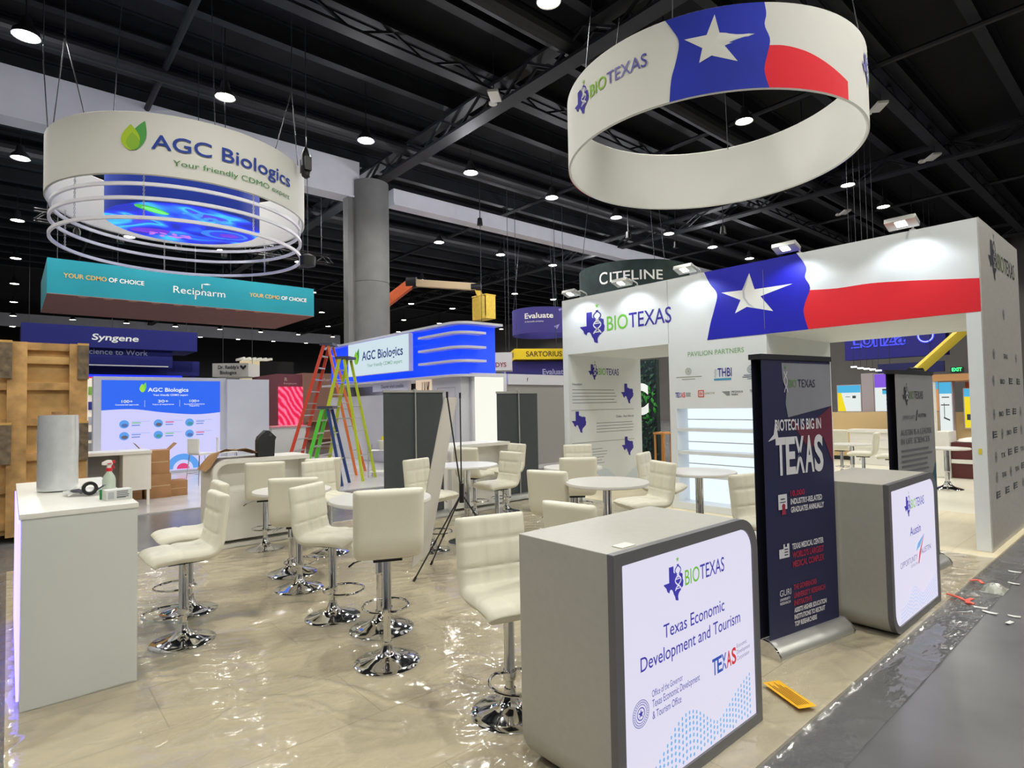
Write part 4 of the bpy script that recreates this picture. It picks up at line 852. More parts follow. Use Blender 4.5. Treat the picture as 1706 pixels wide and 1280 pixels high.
for k in range(16): a = rr.uniform(-.2, .9); blob(a, .95-.35*abs(a)+rr.uniform(-.2, .1), .10, .06, 2, .002+.0001*k, 10, rr.random()*3)
blob(.85, -.25, .50, .36, 3, .003); blob(.9, -.25, .38, .27, 4, .004); blob(.95, -.25, .2, .15, 5, .005)
for k in range(14): blob(-.25+rr.uniform(-.25, .5), -1.0+rr.uniform(-.15, .15), .10, .05, 6, .003+.0001*k, 9, rr.random()*3)
blob(-.55, -.85, .4, .2, 5, .002, 20, .4)
m.build('screen_picture', [E('led_green', (60, 200, 60), 1.), E('led_lime', (110, 240, 120), 1.1), E('led_sky', (60, 150, 250), 1.), E('led_azure', (40, 130, 255), 1.), E('led_royal', (30, 60, 240), 1.), E('led_purple', (110, 40, 220), 1.), E('led_pink', (200, 120, 230), 1.)], dr, smooth=0)
for d in (-80, 40, 160):
    m = MB(); m.tube([(AC[0]+1.47*math.cos(R_(d)), AC[1]+1.47*math.sin(R_(d)), 6.58), (AC[0]+1.2*math.cos(R_(d)), AC[1]+1.2*math.sin(R_(d)), 11.3)], .01, 5); m.build('suspension_cable', cable, dr)
hx, hy = 4.95, 12.6
t = thing('chain_hoist', 'black chain hoist hanging at the right edge of the leaf emblem sign', 'hoist', (hx, hy, 6.7))
m = MB(); m.M = Matrix.Translation((hx, hy, 6.75)); m.lathe([(.03, 0), (.09, .05), (.11, .2), (.10, .5), (.06, .62), (.03, .7)], 14); m.box(-.07, -.16, .15, .07, .16, .45); m.build('hoist_body', black, t, smooth=30)
m = MB(); m.tube([(hx, hy, 7.4), (hx, hy, 11.3)], .012, 6); m.tube([(hx+.03, hy, 4.9), (hx+.03, hy, 6.8)], .008, 6); m.build('hoist_chain', cable, t)
m = MB(); m.lathe([(.03, 4.75), (.16, 4.8), (.17, 5.0), (.05, 5.06)], 14, (hx+.03, hy, 0)); m.build('chain_bag', blackm, t)
# lighting truss behind the hoops
t = thing('lighting_truss', 'black lighting truss hanging behind the white hoops', 'truss', (5, 21.5, 7.2))
m = MB()
for dy in (0, .3):
    for dz in (0, .3): m.tube([(.5, 21.5+dy, 7.25+dz), (9.4, 21.5+dy, 7.25+dz)], .025, 6)
m.build('chords', blackm, t)
m = MB()
for k in range(30):
    x = .5+k*.3
    for dy in (0, .3): m.tube([(x, 21.5+dy, 7.25+.3*(k % 2)), (x+.3, 21.5+dy, 7.25+.3*((k+1) % 2))], .012, 5)
m.build('lacing', blackm, t)
for x in (.8, 4.9, 9.1): m = MB(); m.tube([(x, 21.65, 7.5), (x, 21.65, 11.28)], .012, 5); m.build('suspension_cable', cable, t)
for x in (1.5, 2.6, 4.2, 5.6, 7.0, 8.3): m = MB(); m.lathe([(.06, 0), (.09, .02), (.10, .2), (.05, .28)], 12, (x, 21.6, 6.9)); m.tube([(x, 21.6, 7.1), (x, 21.6, 7.3)], .02, 6); m.build('truss_lamp', black, t)
# ------------------------------------------------------------------ hanging box signs
def hang(label, loc, cat='hanging sign'): return thing('hanging_box_sign', label, cat, loc)
def cables(t, pts, z0):
    for x, y in pts: m = MB(); m.tube([(x, y, z0), (x, y, 11.3)], .012, 5); m.build('suspension_cable', cable, t)
teal = P('fabric_teal', (14, 140, 156), .75, noise_amt=.06, nscale=.5); brown = P('fabric_brown', (168, 124, 118), .8, noise_amt=.06, nscale=2)
t = hang('long teal hanging box sign with white and gold lettering and brown underside', (5.4, 27, 5.6))
m = MB(); m.box(.92, 24.5, 5.62, 9.95, 29.4, 6.8); m.build('fabric_sides', teal, t, smooth=0)
m = MB(); m.box(.92, 24.5, 5.60, 9.95, 29.4, 5.618); m.build('underside', brown, t, smooth=0)
S24 = plane((0, 24.5, 0), (1, 0, 0)); gold = P('fabric_gold', (214, 178, 104), .8)
m = MB()
for a in (1.35, 7.3): m.text(S24, 'YOUR CDMO', a, 6.19, .15, 1.2, .006, 1, .02); m.text(S24, 'OF CHOICE', a+1.26, 6.19, .15, 1.06, .006, 0, .02)
m.text(S24, 'Recipharm', 4.6, 6.04, .26, 1.79, .006, 0, 0); m.rect(S24, 5.32, 5.86, 5.36, 6.15, .006, 0); m.rect(S24, 5.55, 6.2, 5.58, 6.47, .006, 0); m.poly([(5.57, 6.47), (5.7, 6.45), (5.88, 6.48), (5.75, 6.51)], S24, .006, 0)
m.build('lettering', [white_ink, gold], t, smooth=0)
m = MB(); SU = plane((0, 24.5, 5.6), (1, 0, 0), (0, -1, 0))
for k in range(9): x = 1.9+k*.72; m.poly([(x+.16*math.cos(PI*i/10), -.02-.30*math.sin(PI*i/10)) for i in range(10, -1, -1)][::-1] if 0 else [(x+.16*math.cos(-PI*i/10), -.02+.30*math.sin(-PI*i/10)) for i in range(10, -1, -1)], SU, .004, 0)
m.build('scallops', [P('fabric_peach', (222, 188, 160), .8)], t, smooth=0); cables(t, ((1.2, 24.8), (9.6, 24.8), (5.4, 24.8), (3.4, 29), (7.8, 29)), 6.78)
fblue = P('fabric_ultramarine', (14, 22, 112), .75)
t = hang('deep blue hanging box sign with white lettering behind the wooden crate', (4, 36.5, 4.82))
m = MB(); m.box(.4, 35, 4.82, 7.72, 38, 5.85); m.build('fabric_sides', fblue, t, smooth=0)
S35 = plane((0, 35, 0), (1, 0, 0)); m = MB(); m.text(S35, 'Syngene', 3.05, 5.2, .30, 1.95, .006, 0, .02, shear=.15); m.build('lettering', [white_ink], t, smooth=0)
m = MB(); m.box(.4, 35.3, 3.92, 6.6, 35.5, 4.82); m.build('lower_panel', fblue, t, smooth=0)
S353 = plane((0, 35.3, 0), (1, 0, 0)); m = MB(); m.text(S353, 'Putting Science to Work', 1.62, 4.52, .27, 3.85, .006, 0, .01); m.rect(S353, .4, 3.95, 6.4, 4.0, .006, 1); m.build('lettering', [P('ink_silver', (170, 176, 206), .7), white_ink], t, smooth=0); cables(t, ((.7, 36), (7.4, 36), (4, 36)), 5.83)
t = thing('booth_fascia', 'wide blue booth front with glowing red and blue edge, under the deep blue hanging sign', 'exhibit booth', (4, 37, FZ))
m = MB(); m.box(-1, 36, 3.55, 8.05, 36.3, 4.35); m.build('fascia', fblue, t, smooth=0)
m = MB(); m.box(-.9, 36.05, FZ, -.6, 36.3, 3.55); m.build('post', fblue, t); m = MB(); m.box(7.6, 36.05, FZ, 7.9, 36.3, 3.55); m.build('post', fblue, t)
m = MB(); m.box(-1, 36.02, 3.42, 7.2, 36.2, 3.54); m.build('led_strip', E('led_deepblue', (30, 50, 255), 1.6), t, smooth=0)
m = MB(); m.box(-1, 36.02, 3.32, 4.5, 36.2, 3.42); m.build('led_strip', E('led_red', (230, 30, 60), 1.2), t, smooth=0)
fgrey = P('fabric_offwhite', (206, 204, 200), .8)
def boxsign(label, x, y, z0, z1, w, d, rz, mat, texts, ink, cab=True, cy_=0):
    t = thing('hanging_box_sign', label, 'hanging sign', (x, y, z0), rz)
    m = MB(); m.box(-w/2, -d/2, 0, w/2, d/2, z1-z0); m.build('fabric_sides', mat, t, smooth=0, world=False)
    Sf = plane((0, -d/2, 0), (1, 0, 0)); Sl = plane((-w/2, 0, 0), (0, -1, 0)); m = MB()
    for tx, a, b, c, wd in texts: m.text(Sf, tx, a, b, c, wd, .008, 0, .02, 'c'); m.text(Sl, tx, a, b, c, wd*min(1, d/w), .008, 0, .02, 'c')
    m.build('lettering', [ink], t, smooth=0, world=False)
    if cab:
        for sx in (-1, 1): m = MB(); m.tube([(sx*w*.42, cy_, z1-z0), (sx*w*.42, cy_, 11.3-z0)], .012, 5); m.build('suspension_cable', cable, t, world=False)
    return t
t = boxsign('white hanging box sign with two lines of dark lettering right of the blue booth front', 9.0, 32.2, 3.30, 3.98, 1.75, 1.9, R_(-36), fgrey, (("Dr. Reddy's", -.1, .40, .17, 1.0), ('Biologics', -.1, .13, .17, .8)), black_ink)
m = MB(); Sf = plane((.62, -.95, .46), (1, 0, 0)); m.poly([(0, -.12), (.16, .04), (.12, .13), (.04, .08), (0, .02), (-.04, .08), (-.12, .13), (-.16, .04)], Sf, .008, 0); m.build('emblem', [black_ink], t, smooth=0, world=False)
t = boxsign('pale hanging box sign with red and dark lettering right of the blue lit tower', 15.35, 18.75, 3.05, 3.78, 1.35, 1.1, R_(-42), fgrey, (("Dr.", -.25, .42, .2, .28), ('REDDYS', 0, .14, .18, .9)), P('ink_maroon', (150, 40, 60), .7))
t = boxsign('yellow hanging box sign with dark lettering left of the flag wall', 18.2, 19.0, 3.62, 4.08, 2.6, 1.6, R_(-34), P('fabric_yellow', (236, 204, 36), .8), (('SARTORIUS', 0, .12, .22, 1.6),), P('ink_umber', (92, 70, 24), .7))
fviolet = P('fabric_violet', (62, 56, 132), .8)
boxsign('blue violet box sign with pale lettering hanging under the yellow one', 18.35, 19.6, 2.85, 3.56, 2.9, 1.9, R_(-34), fviolet, (('Evaluate', .75, .12, .24, 1.1),), P('ink_lavender', (186, 186, 224), .7), True, .9)
EC, ER = (21.0, 21.8), 1.55
t = thing('round_hanging_sign', 'violet blue round hanging sign with white lettering far behind the flag wall', 'hanging sign', (EC[0], EC[1], 5.2))
m = MB(); m.M = Matrix.Translation((EC[0], EC[1], 0)); m.lathe([(ER, 5.2), (ER, 6.48), (ER-.05, 6.48), (ER-.05, 5.2)], 64, close=True); m.build('fabric_band', fviolet, t, smooth=50)
SEv = drum(EC, ER); m = MB(); m.text(SEv, 'Evaluate', azm(-167, ER), 5.92, .26, azm(54, ER), .02, 0, .02); m.text(SEv, 'A Norstella company', azm(-167, ER), 5.72, .08, azm(36, ER), .02, 0); m.poly([(azm(-100, ER), 6.25), (azm(-92, ER), 6.42), (azm(-102, ER), 6.38)], SEv, .02, 1); m.poly([(azm(-112, ER), 5.5), (azm(-100, ER), 5.62), (azm(-106, ER), 5.35)], SEv, .02, 1); m.build('lettering', [white_ink, P('ink_lilac', (150, 140, 200), .7)], t, smooth=0)
for d in (10, 130, 250): m = MB(); m.tube([(EC[0]+ER*.97*math.cos(R_(d)), EC[1]+ER*.97*math.sin(R_(d)), 6.46), (EC[0]+math.cos(R_(d)), EC[1]+math.sin(R_(d)), 11.3)], .012, 5); m.build('suspension_cable', cable, t)
CC, CR = (19.3, 14.6), 2.2
fgreen = P('fabric_darkgreen', (30, 48, 46), .8, noise_amt=.35, nscale=3)
t = thing('round_hanging_sign', 'dark green round hanging sign with white capital lettering rising behind the wall top', 'hanging sign', (CC[0], CC[1], 5.8))
m = MB(); m.M = Matrix.Translation((CC[0], CC[1], 0)); m.lathe([(CR, 5.8), (CR, 6.98), (CR-.05, 6.98), (CR-.05, 5.8)], 80, close=True); m.build('fabric_band', fgreen, t, smooth=50)
SC_ = drum(CC, CR); m = MB(); m.text(SC_, 'C', azm(-178, CR), 6.17, .46, .36, .02, 0, .01); m.text(SC_, 'ITELINE', azm(-166, CR), 6.22, .36, azm(52, CR), .02, 0, .01); m.build('lettering', [white_ink], t, smooth=0)
for d in (10, 130, 250): m = MB(); m.tube([(CC[0]+CR*.97*math.cos(R_(d)), CC[1]+CR*.97*math.sin(R_(d)), 6.96), (CC[0]+1.6*math.cos(R_(d)), CC[1]+1.6*math.sin(R_(d)), 11.3)], .012, 5); m.build('suspension_cable', cable, t)
# ------------------------------------------------------------------ far booth: lightbox wall, tower, furniture
lw = thing('lightbox_wall', 'white booth wall with a large blue and lavender backlit panel behind the cartons', 'exhibit wall', (3.7, 17.75, 0))
m = MB(); m.box(1.58, 17.62, 0, 4.62, 17.95, 2.53); m.box(4.62, 17.5, 0, 5.75, 17.95, 2.5); m.build('wall_body', P('wall_grey_white', (196, 198, 206), .5), lw, smooth=0)
S17 = plane((0, 17.62, 0), (1, 0, 0)); lav = E('lit_lavender', (206, 204, 250), 1.0)
m = MB(); m.rect(S17, 1.74, .06, 4.46, 2.44, .01, 0)
wv_ = smoothcurve([(1.74, 1.68), (2.4, 1.70), (3.1, 1.60), (3.86, 1.535), (4.46, 1.58)], 6); m.patch(S17, [wv_, [(a, 2.44) for a, z in wv_]], .012, 1); m.build('light_panel', [lav, E('lit_azure', (36, 104, 246), .95)], lw, smooth=0)
m = MB(); leaf(m, S17, 2.53, 2.13, .17, .26, .014, (1, 2, 2)); m.text(S17, 'AGC Biologics', 2.73, 2.15, .10, .94, .014, 0, .02); m.text(S17, 'Your friendly CDMO expert', 2.85, 2.04, .045, .81, .014, 0, .02)
for a, tx, s2 in ((2.28, '100+', 'Commercial approvals'), (3.08, '30+', 'Years of experience'), (3.82, '100+', 'Successful inspections')): m.text(S17, tx, a, 1.865, .07, .24, .014, 0, .01, 'c'); m.text(S17, s2, a, 1.80, .032, .50, .014, 0, .02, 'c')
for a in (2.66, 3.46): m.rect(S17, a, 1.75, a+.006, 1.93, .014, 0)
m.text(S17, 'Regulatory', 3.82, 1.755, .03, .24, .014, 0, .02, 'c'); m.build('lettering', [E('lit_white', (236, 240, 255), 1.), E('lit_leaf', (110, 210, 70), 1.), E('lit_limeleaf', (160, 220, 60), 1.)], lw, smooth=0)
m = MB()
for i, a in enumerate((2.22, 2.97, 3.70)):
    for j, z in enumerate((1.32, 1.02)):
        m.disc(S17, a, z, .105, .014, 0, 24); m.disc(S17, a+.01, z-.03, .07, .016, 1+(i+j) % 3, 18, ry=.045); m.rect(S17, a+.16, z+.06, a+.56, z+.066, .014, 0)
        m.rect(S17, a+.16, z+.015, a+.36, z+.04, .014, 4+(i*2+j) % 3); m.rect(S17, a+.16, z-.05, a+.34, z-.02, .014, 5)

for r_, mi_ in ((.40, 0), (.24, 7), (.15, 6)): m.poly([(3.55+r_*math.cos(PI*i/24), .09+r_*math.sin(PI*i/24)) for i in range(25)], S17, .013+.002*(mi_ > 5)+.002*(mi_ == 6), mi_)
m.build('pictograms', [E('lit_cyan', (90, 160, 240), .95), E('lit_steel', (90, 120, 190), .8), E('lit_brown', (120, 110, 130), .7), E('lit_teal', (70, 160, 170), .8), E('lit_mint', (110, 200, 120), .9), E('lit_periwinkle', (120, 150, 230), .9), E('lit_rose', (230, 60, 130), .9), lav], lw, smooth=0)
# tower
tw = thing('display_tower', 'tall white booth tower with glowing blue upper part, white shelves and a lit name sign', 'exhibit tower', (8.9, 15, 0))
tgw = P('tower_white', (206, 206, 212), .5)
def rslab(x0, y0, x1, y1, r):
    return [(x0, y1), (x1, y1), (x1, y0)]+[(x0+r-r*math.sin(PI/2*i/8), y0+r-r*math.cos(PI/2*i/8)) for i in range(9)]
XY = lambda a, b, n=0: Vector((a, b, n))
m = MB(); m.prism(rslab(8.48, 11.75, 9.6, 19.4, .25)[::-1], XY, 2.42, 3.66); m.build('blue_core', P('core_blue', (30, 60, 220), .6, emit=(16, 62, 255), es=1.1), tw, smooth=40)
for z0, z1, yy in ((3.66, 3.72, 19.6), (3.42, 3.48, 13.3), (3.06, 3.12, 13.3), (2.72, 2.78, 13.3), (2.36, 2.42, 19.6)):
    m = MB(); m.prism(rslab(8.22, 11.42, 9.05 if yy < 19 else 9.6, yy, .45)[::-1], XY, z0, z1); m.build('shelf', tgw, tw, smooth=40)
m = MB(); m.box(8.10, 13.55, 2.60, 8.22, 17.25, 3.62); m.build('sign_case', tgw, tw, smooth=0)
ST_ = plane((8.10, 0, 0), (0, -1, 0)); m = MB(); m.rect(ST_, -17.23, 2.61, -13.57, 3.61, .004, 0); m.build('sign_panel', [E('lit_aqua_white', (206, 224, 232), 1.0)], tw, smooth=0)
m = MB(); leaf(m, ST_, -16.85, 2.95, .38, .50, .008, (1, 2, 2)); m.text(ST_, 'AGC Biologics', -16.28, 3.06, .26, 2.42, .012, 0, .015); m.text(ST_, 'Your friendly CDMO expert', -15.95, 2.84, .10, 2.05, .012, 3, .01); m.build('lettering', [E('lit_royal', (40, 60, 130), .8), E('lit_leafgreen', (60, 150, 50), .9), E('lit_lime2', (140, 200, 50), .9), E('lit_greenish', (120, 170, 140), .9)], tw, smooth=0)
m = MB(); m.box(8.45, 11.7, 0, 8.6, 13.0, 2.36); m.box(8.45, 13.92, 0, 8.6, 19.4, 2.0); m.box(8.6, 11.7, 0, 9.6, 11.85, 2.36); m.build('lower_wall', tgw, tw, smooth=0)
m = MB(); m.rect(plane((8.45, 0, 0), (0, -1, 0)), -12.75, .0, -12.74, 2.1, .003); m.rect(plane((8.45, 0, 0), (0, -1, 0)), -11.95, .0, -11.94, 2.1, .003); m.rect(plane((8.45, 0, 0), (0, -1, 0)), -12.75, 2.1, -11.94, 2.11, .003); m.build('door_outline', grey_ink, tw, smooth=0)
m = MB(); m.box(8.52, 13.0, 0, 8.6, 13.92, 2.36); m.build('lit_panel', P('warm_panel', (230, 214, 196), .5, emit=(255, 226, 196), es=.45), tw, smooth=0)
m = MB(); rr = random.Random(8)
for k in range(7):
    y = 13.12+rr.random()*.6; m.tube([(8.50, y, .1), (8.49, y+rr.uniform(-.2, .2), 1.0), (8.50, 13.46+rr.uniform(-.3, .3), 2.3)], .008, 5)
m.build('twigs', P('twig', (84, 74, 60), .8), tw)
m = MB(); m.box(8.34, 14.0, 2.10, 8.42, 16.1, 2.36); m.build('caption_board', P('board_pale', (206, 208, 224), .5), tw, smooth=0)
m = MB(); m.text(plane((8.34, 0, 0), (0, -1, 0)), "Discover what's possible.", -15.55, 2.19, .10, 1.3, .004, 0, .01); m.build('lettering', [P('ink_dusk', (60, 60, 110), .6)], tw, smooth=0)
lp = thing('lit_wall_panel', 'bright white glowing wall panel right of the blue tower', 'lit panel', (9.3, 11.7, 0))
m = MB(); m.box(8.72, 11.6, 0, 9.85, 11.69, 2.46); m.build('panel_frame', tgw, lp, smooth=0)
m = MB(); m.box(8.80, 11.58, .05, 9.72, 11.598, 2.40); m.build('glowing_face', E('lit_milk', (250, 250, 236), 1.0), lp, smooth=0)
gw = thing('partition_wall', 'grey partition wall with white top band between the lit panel and the flag wall', 'exhibit wall', (11.2, 11.9, 0))
m = MB(); m.box(9.95, 11.7, 0, 12.6, 11.85, 2.18); m.build('grey_boards', P('board_grey', (150, 146, 142), .6), gw, smooth=0)
m = MB(); m.box(9.95, 11.66, 2.18, 12.6, 11.87, 2.46); m.build('top_band', tgw, gw, smooth=0)
m = MB(); m.text(plane((0, 11.66, 0), (1, 0, 0)), 'f', 10.62, 2.27, .10, None, .004, 0, .02); m.build('lettering', [black_ink], gw, smooth=0)
# furniture of the far booth
t = thing('storage_counter', 'white counter with open grey compartment at the far booth, left of the cartons', 'counter', (1.45, 12.15, -.004))
m = MB(); m.box(.98, 12.0, .90, 1.93, 12.75, .95); m.build('countertop', white, t)
m = MB(); m.box(1.50, 12.02, .27, 1.92, 12.74, .90); m.build('cabinet', white, t, bev=.003)
m = MB(); m.box(.99, 12.5, .10, 1.50, 12.74, .90); m.box(.985, 12.02, .0, 1.01, 12.74, .90); m.build('open_compartment', P('compartment_grey', (150, 148, 142), .6), t)
for x in (1.53, 1.88): m = MB(); m.box(x-.02, 12.03, -.004, x+.02, 12.07, .27); m.build('leg', white, t)
def carton(label, x, y, w, d, h, rz, flaps=False, z=-.004):
    t = thing('cardboard_box', label, 'box', (x, y, z), rz); m = MB(); m.box(-w/2, -d/2, 0, w/2, d/2, h); m.build('box_body', card, t, world=False, bev=.004)
    m = MB(); m.box(-w/2+.02, -d/2-.002, h*.48, w/2-.02, -d/2-.0005, h*.52); m.build('packing_tape', P('tape_tan', (186, 158, 116), .3), t, world=False)
    if flaps:
        for s, q in ((-1, .5), (1, -.4)): m = MB(); m.bar((s*w/2, 0, h), (s*(w/2+.12), 0, h+.12*(1 if s > 0 else 1.2)), d, .006); m.build('flap', card, t, world=False)
    return t
carton('lower tall brown carton stacked behind the open white counter', 2.15, 13.0, .42, .45, .46, .08)
carton('upper open brown carton with flaps on top of the tall one', 2.14, 13.0, .44, .42, .44, -.06, True, .457)
carton('small brown carton on the floor right of the carton stack', 2.50, 13.05, .32, .40, .29, .05)
carton('brown carton under the open white counter', 1.76, 13.0, .3, .3, .3, 0)
def hichair(label, x, y, rz):
    t = thing('high_chair', label, 'chair', (x, y, -.004), rz); m = MB(); m.box(-.2, -.2, .66, .2, .2, .70); m.build('seat', white, t, bev=.015, world=False)
    m = MB(); m.box(-.2, -.22, .70, .2, -.19, 1.02); m.build('backrest', white, t, bev=.012, world=False)
    for sx in (-1, 1):
        for sy in (-1, 1): m = MB(); m.tube([(sx*.18, sy*.18, .66), (sx*.23, sy*.23, 0)], .010, 6); m.build('leg', chrome, t, world=False)
    m = MB(); m.tube([(-.21, .21, .25), (.21, .21, .25), (.21, -.21, .25), (-.21, -.21, .25)], .007, 6, True); m.build('footrest', chrome, t, world=False)
hichair('white high chair in front of the blue lightbox, left of two', 3.28, 14.4, R_(-70)); hichair('white high chair partly behind the brown paper, right of two', 3.85, 14.6, R_(-100))
# ------------------------------------------------------------------ wooden crate
wood = P('crate_wood', (204, 164, 104), .8, noise_amt=.3, nscale=3); woodd = P('crate_batten', (186, 146, 92), .85, noise_amt=.35, nscale=5); woodp = P('crate_patch', (116, 100, 80), .9, noise_amt=.4, nscale=12); woodl = P('crate_end_grain', (206, 164, 92), .8)
t = thing('wooden_crate', 'tall weathered wooden shipping crate standing in the aisle at the left edge', 'crate', (-.4, 10.6, FZ))
m = MB(); m.box(-1.9, 10.0, .08, .80, 11.4, 2.55); m.build('plywood_box', wood, t)
for x in (-1.55, -.48, .08, .72):
    m = MB(); m.box(x-.10, 9.88, .06, x+.10, 10.0, 2.58); m.build('upright_batten', woodd if x not in (.08,) else woodd, t, bev=.005)
for x in (-.02, .78):
    for z0, z1, mt in ((2.1, 2.56, woodp), (1.0, 1.5, woodp), (1.5, 1.53, woodl), (2.56, 2.59, woodl)): m = MB(); m.box(x-.075, 9.84, z0, x+.05, 9.88, z1); m.build('patch_block', mt, t)
for z in (.15, .62, 1.02, 1.48, 1.95, 2.30, 2.48): m = MB(); m.box(-1.85, 9.93, z, .75, 10.0, z+.10); m.build('cross_board', woodd if z not in (2.30,) else wood, t, bev=.006)
for x in (-1.5, -.3, .6): m = MB(); m.box(x-.06, 9.9, FZ, x+.06, 11.4, .08); m.build('skid', woodd, t)
# ------------------------------------------------------------------ stepladders
def ladder(label, x, y, rz, h, spread, wb, wt, colf, colr, n, zb=-.004):
    """front section leans along local -X, rear section along +X"""
    t = thing('stepladder', label, 'ladder', (x, y, zb), rz)
    for s in (-1, 1):
        m = MB(); m.bar((-.05, s*wt/2, h), (-spread*.55, s*wb/2, 0), .075, .03, upv=(0, 1, 0)); m.build('front_rail', colf, t, world=False)
        m = MB(); m.bar((.05, s*wt/2*.95, h-.04), (spread*.45, s*wb/2*.95, 0), .06, .03, upv=(0, 1, 0)); m.build('rear_rail', colr, t, world=False)
        m = MB(); m.bar((-spread*.27, s*wb*.36, h*.5), (spread*.22, s*wb*.36, h*.5), .02, .012); m.build('spreader', alu, t, world=False)
    for i in range(1, n):
        k = i/n; wd = wb+(wt-wb)*k; xx = -spread*.55+(spread*.55-.05)*k
        m = MB(); m.box(xx-.05, -wd/2+.01, h*k-.012, xx+.05, wd/2-.01, h*k+.012); m.build('step', alu, t, world=False)
        if i % 2 == 0:
            xr = spread*.45+(-spread*.45+.05)*k; m = MB(); m.tube([(xr, -wd/2*.93, h*k), (xr, wd/2*.93, h*k)], .014, 6); m.build('rear_brace', alu, t, world=False)
    m = MB(); m.box(-.16, -wt/2-.03, h-.03, .16, wt/2+.03, h+.03); m.build('top_cap', P('cap_dark', (70, 70, 90), .5), t, world=False)
lad_r = P('ladder_red', (206, 66, 40), .45); lad_o = P('ladder_orange', (220, 116, 60), .45); lad_y = P('ladder_lime', (190, 204, 50), .45); lad_g = P('ladder_green', (86, 196, 60), .45); lad_b = P('ladder_blue', (40, 64, 120), .45)
ladder('tallest red stepladder with silver steps in front of the blue tower', 6.10, 14.1, R_(-40), 3.24, 1.75, .95, .42, lad_r, lad_o, 11)
ladder('lime yellow stepladder standing just in front of the red one', 5.92, 12.75, R_(-50), 2.80, 1.25, .75, .38, lad_y, lad_y, 10)
ladder('short bright green stepladder with blue rear legs under the tall ones', 5.20, 12.1, R_(-40), 1.66, .85, .6, .33, lad_g, lad_b, 6)
t = thing('wire_cart', 'silver wire cart with a white basket under the stepladders', 'cart', (6.75, 12.55, -.004), R_(-40))
for sx in (-1, 1):
    for sy in (-1, 1): m = MB(); m.tube([(sx*.3, sy*.2, 0), (sx*.3, sy*.2, .75)], .012, 6); m.build('post', alu, t, world=False)
for z in (.12, .62): m = MB(); [m.tube([(-.3, -.2+.05*k, z), (.3, -.2+.05*k, z)], .006, 5) for k in range(9)]; m.build('wire_shelf', alu, t, world=False)
m = MB(); m.lathe([(.12, .63), (.18, .85), (.17, .85), (.11, .64)], 20, (.05, 0, 0), close=True); m.build('basket', white, t, world=False)
m = MB(); m.box(7.0, 13.05, .70, 7.24, 13.09, .92); q = m.build('yellow_notice', P('notice_yellow', (232, 214, 40), .5), smooth=0)
m = MB(); m.bar((7.1, 13.12, .0), (7.1, 13.12, .95), .02); 
q2_ = m.build('stand', alu); q2_.name = 'notice_stand'; tag(q2_, 'thin grey stand holding the yellow notice by the ladders', 'stand'); tag(q, 'small yellow notice on a thin stand under the red stepladder', 'sign')
# ------------------------------------------------------------------ booths farther back
t = thing('booth_block', 'brown booth block with a bright pink screen left of the stepladders', 'exhibit booth', (9, 24, FZ))
m = MB(); m.box(7.85, 23.0, FZ, 8.85, 26, 3.0); m.build('screen_wall', P('wall_mauve', (120, 66, 74), .7), t, smooth=0)
m = MB(); m.box(8.85, 22.9, FZ, 10.9, 26, 3.05); m.build('side_wall', P('wall_brown', (150, 110, 92), .7), t, smooth=0)
S23 = plane((0, 23.0, 0), (1, 0, 0))
pm = bpy.data.materials.new('pink_screen'); pm.use_nodes = True; nt = pm.node_tree; b = nt.nodes['Principled BSDF']; b.inputs['Base Color'].default_value = (.02, .01, .01, 1)
tc = nt.nodes.new('ShaderNodeTexCoord'); mp = nt.nodes.new('ShaderNodeMapping'); mp.inputs['Rotation'].default_value = (0, .6, 0); n1 = nt.nodes.new('ShaderNodeTexWave'); n1.inputs['Scale'].default_value = 1.6; n1.inputs['Distortion'].default_value = 7; n1.inputs['Detail'].default_value = 2
cr = nt.nodes.new('ShaderNodeValToRGB'); cr.color_ramp.elements[0].color = (.75, .005, .06, 1); cr.color_ramp.elements[1].color = (1, .18, .32, 1); cr.color_ramp.elements[0].position = .3
nt.links.new(tc.outputs['Object'], mp.inputs[0]); nt.links.new(mp.outputs[0], n1.inputs['Vector']); nt.links.new(n1.outputs['Fac'], cr.inputs[0]); nt.links.new(cr.outputs[0], b.inputs['Emission Color']); b.inputs['Emission Strength'].default_value = 1.1
m = MB(); m.box(7.9, 22.92, .95, 8.84, 22.995, 2.5); m.build('pink_screen', pm, t, smooth=0)
m = MB(); m.text(plane((0, 22.9, 0), (1, 0, 0)), 'Recipharm', 9.2, 2.74, .13, .95, .006, 0); m.text(S23, 'R', 8.15, 2.72, .14, None, .006, 0); m.text(S23, 'Recipharm', 8.12, 2.6, .06, .5, .006, 0); m.build('lettering', [P('ink_cream', (216, 196, 180), .7)], t, smooth=0)
m = MB()
for k in range(5): m.box(9.0+.42*k, 22.6, .4+.0*k, 9.36+.42*k, 22.88, .44); m.box(9.0+.42*k, 22.6, 1.1, 9.36+.42*k, 22.88, 1.14)
m.build('shelf_row', P('shelf_tan', (176, 140, 110), .6), t)
m = MB(); m.box(8.25, 26.1, FZ, 9.65, 26.3, 3.72); tag(m.build('black_drape', P('drape_black', (20, 20, 22), .9), smooth=0), 'tall black panel between the white wall and the pink screen', 'panel')
t = thing('booth_block', 'white far booth wall with a lit slatted top behind the small white hanging sign', 'exhibit booth', (10.5, 33, FZ))
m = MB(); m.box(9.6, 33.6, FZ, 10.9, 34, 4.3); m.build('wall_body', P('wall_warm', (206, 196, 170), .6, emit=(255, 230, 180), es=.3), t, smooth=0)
for k in range(6): m = MB(); m.box(9.4+.28*k, 32.6, 4.3, 9.5+.28*k, 34, 4.42); m.build('roof_slat', white, t)
t = thing('white_kiosk', 'low white and pink kiosk below the pink screen', 'kiosk', (8.1, 21, FZ))
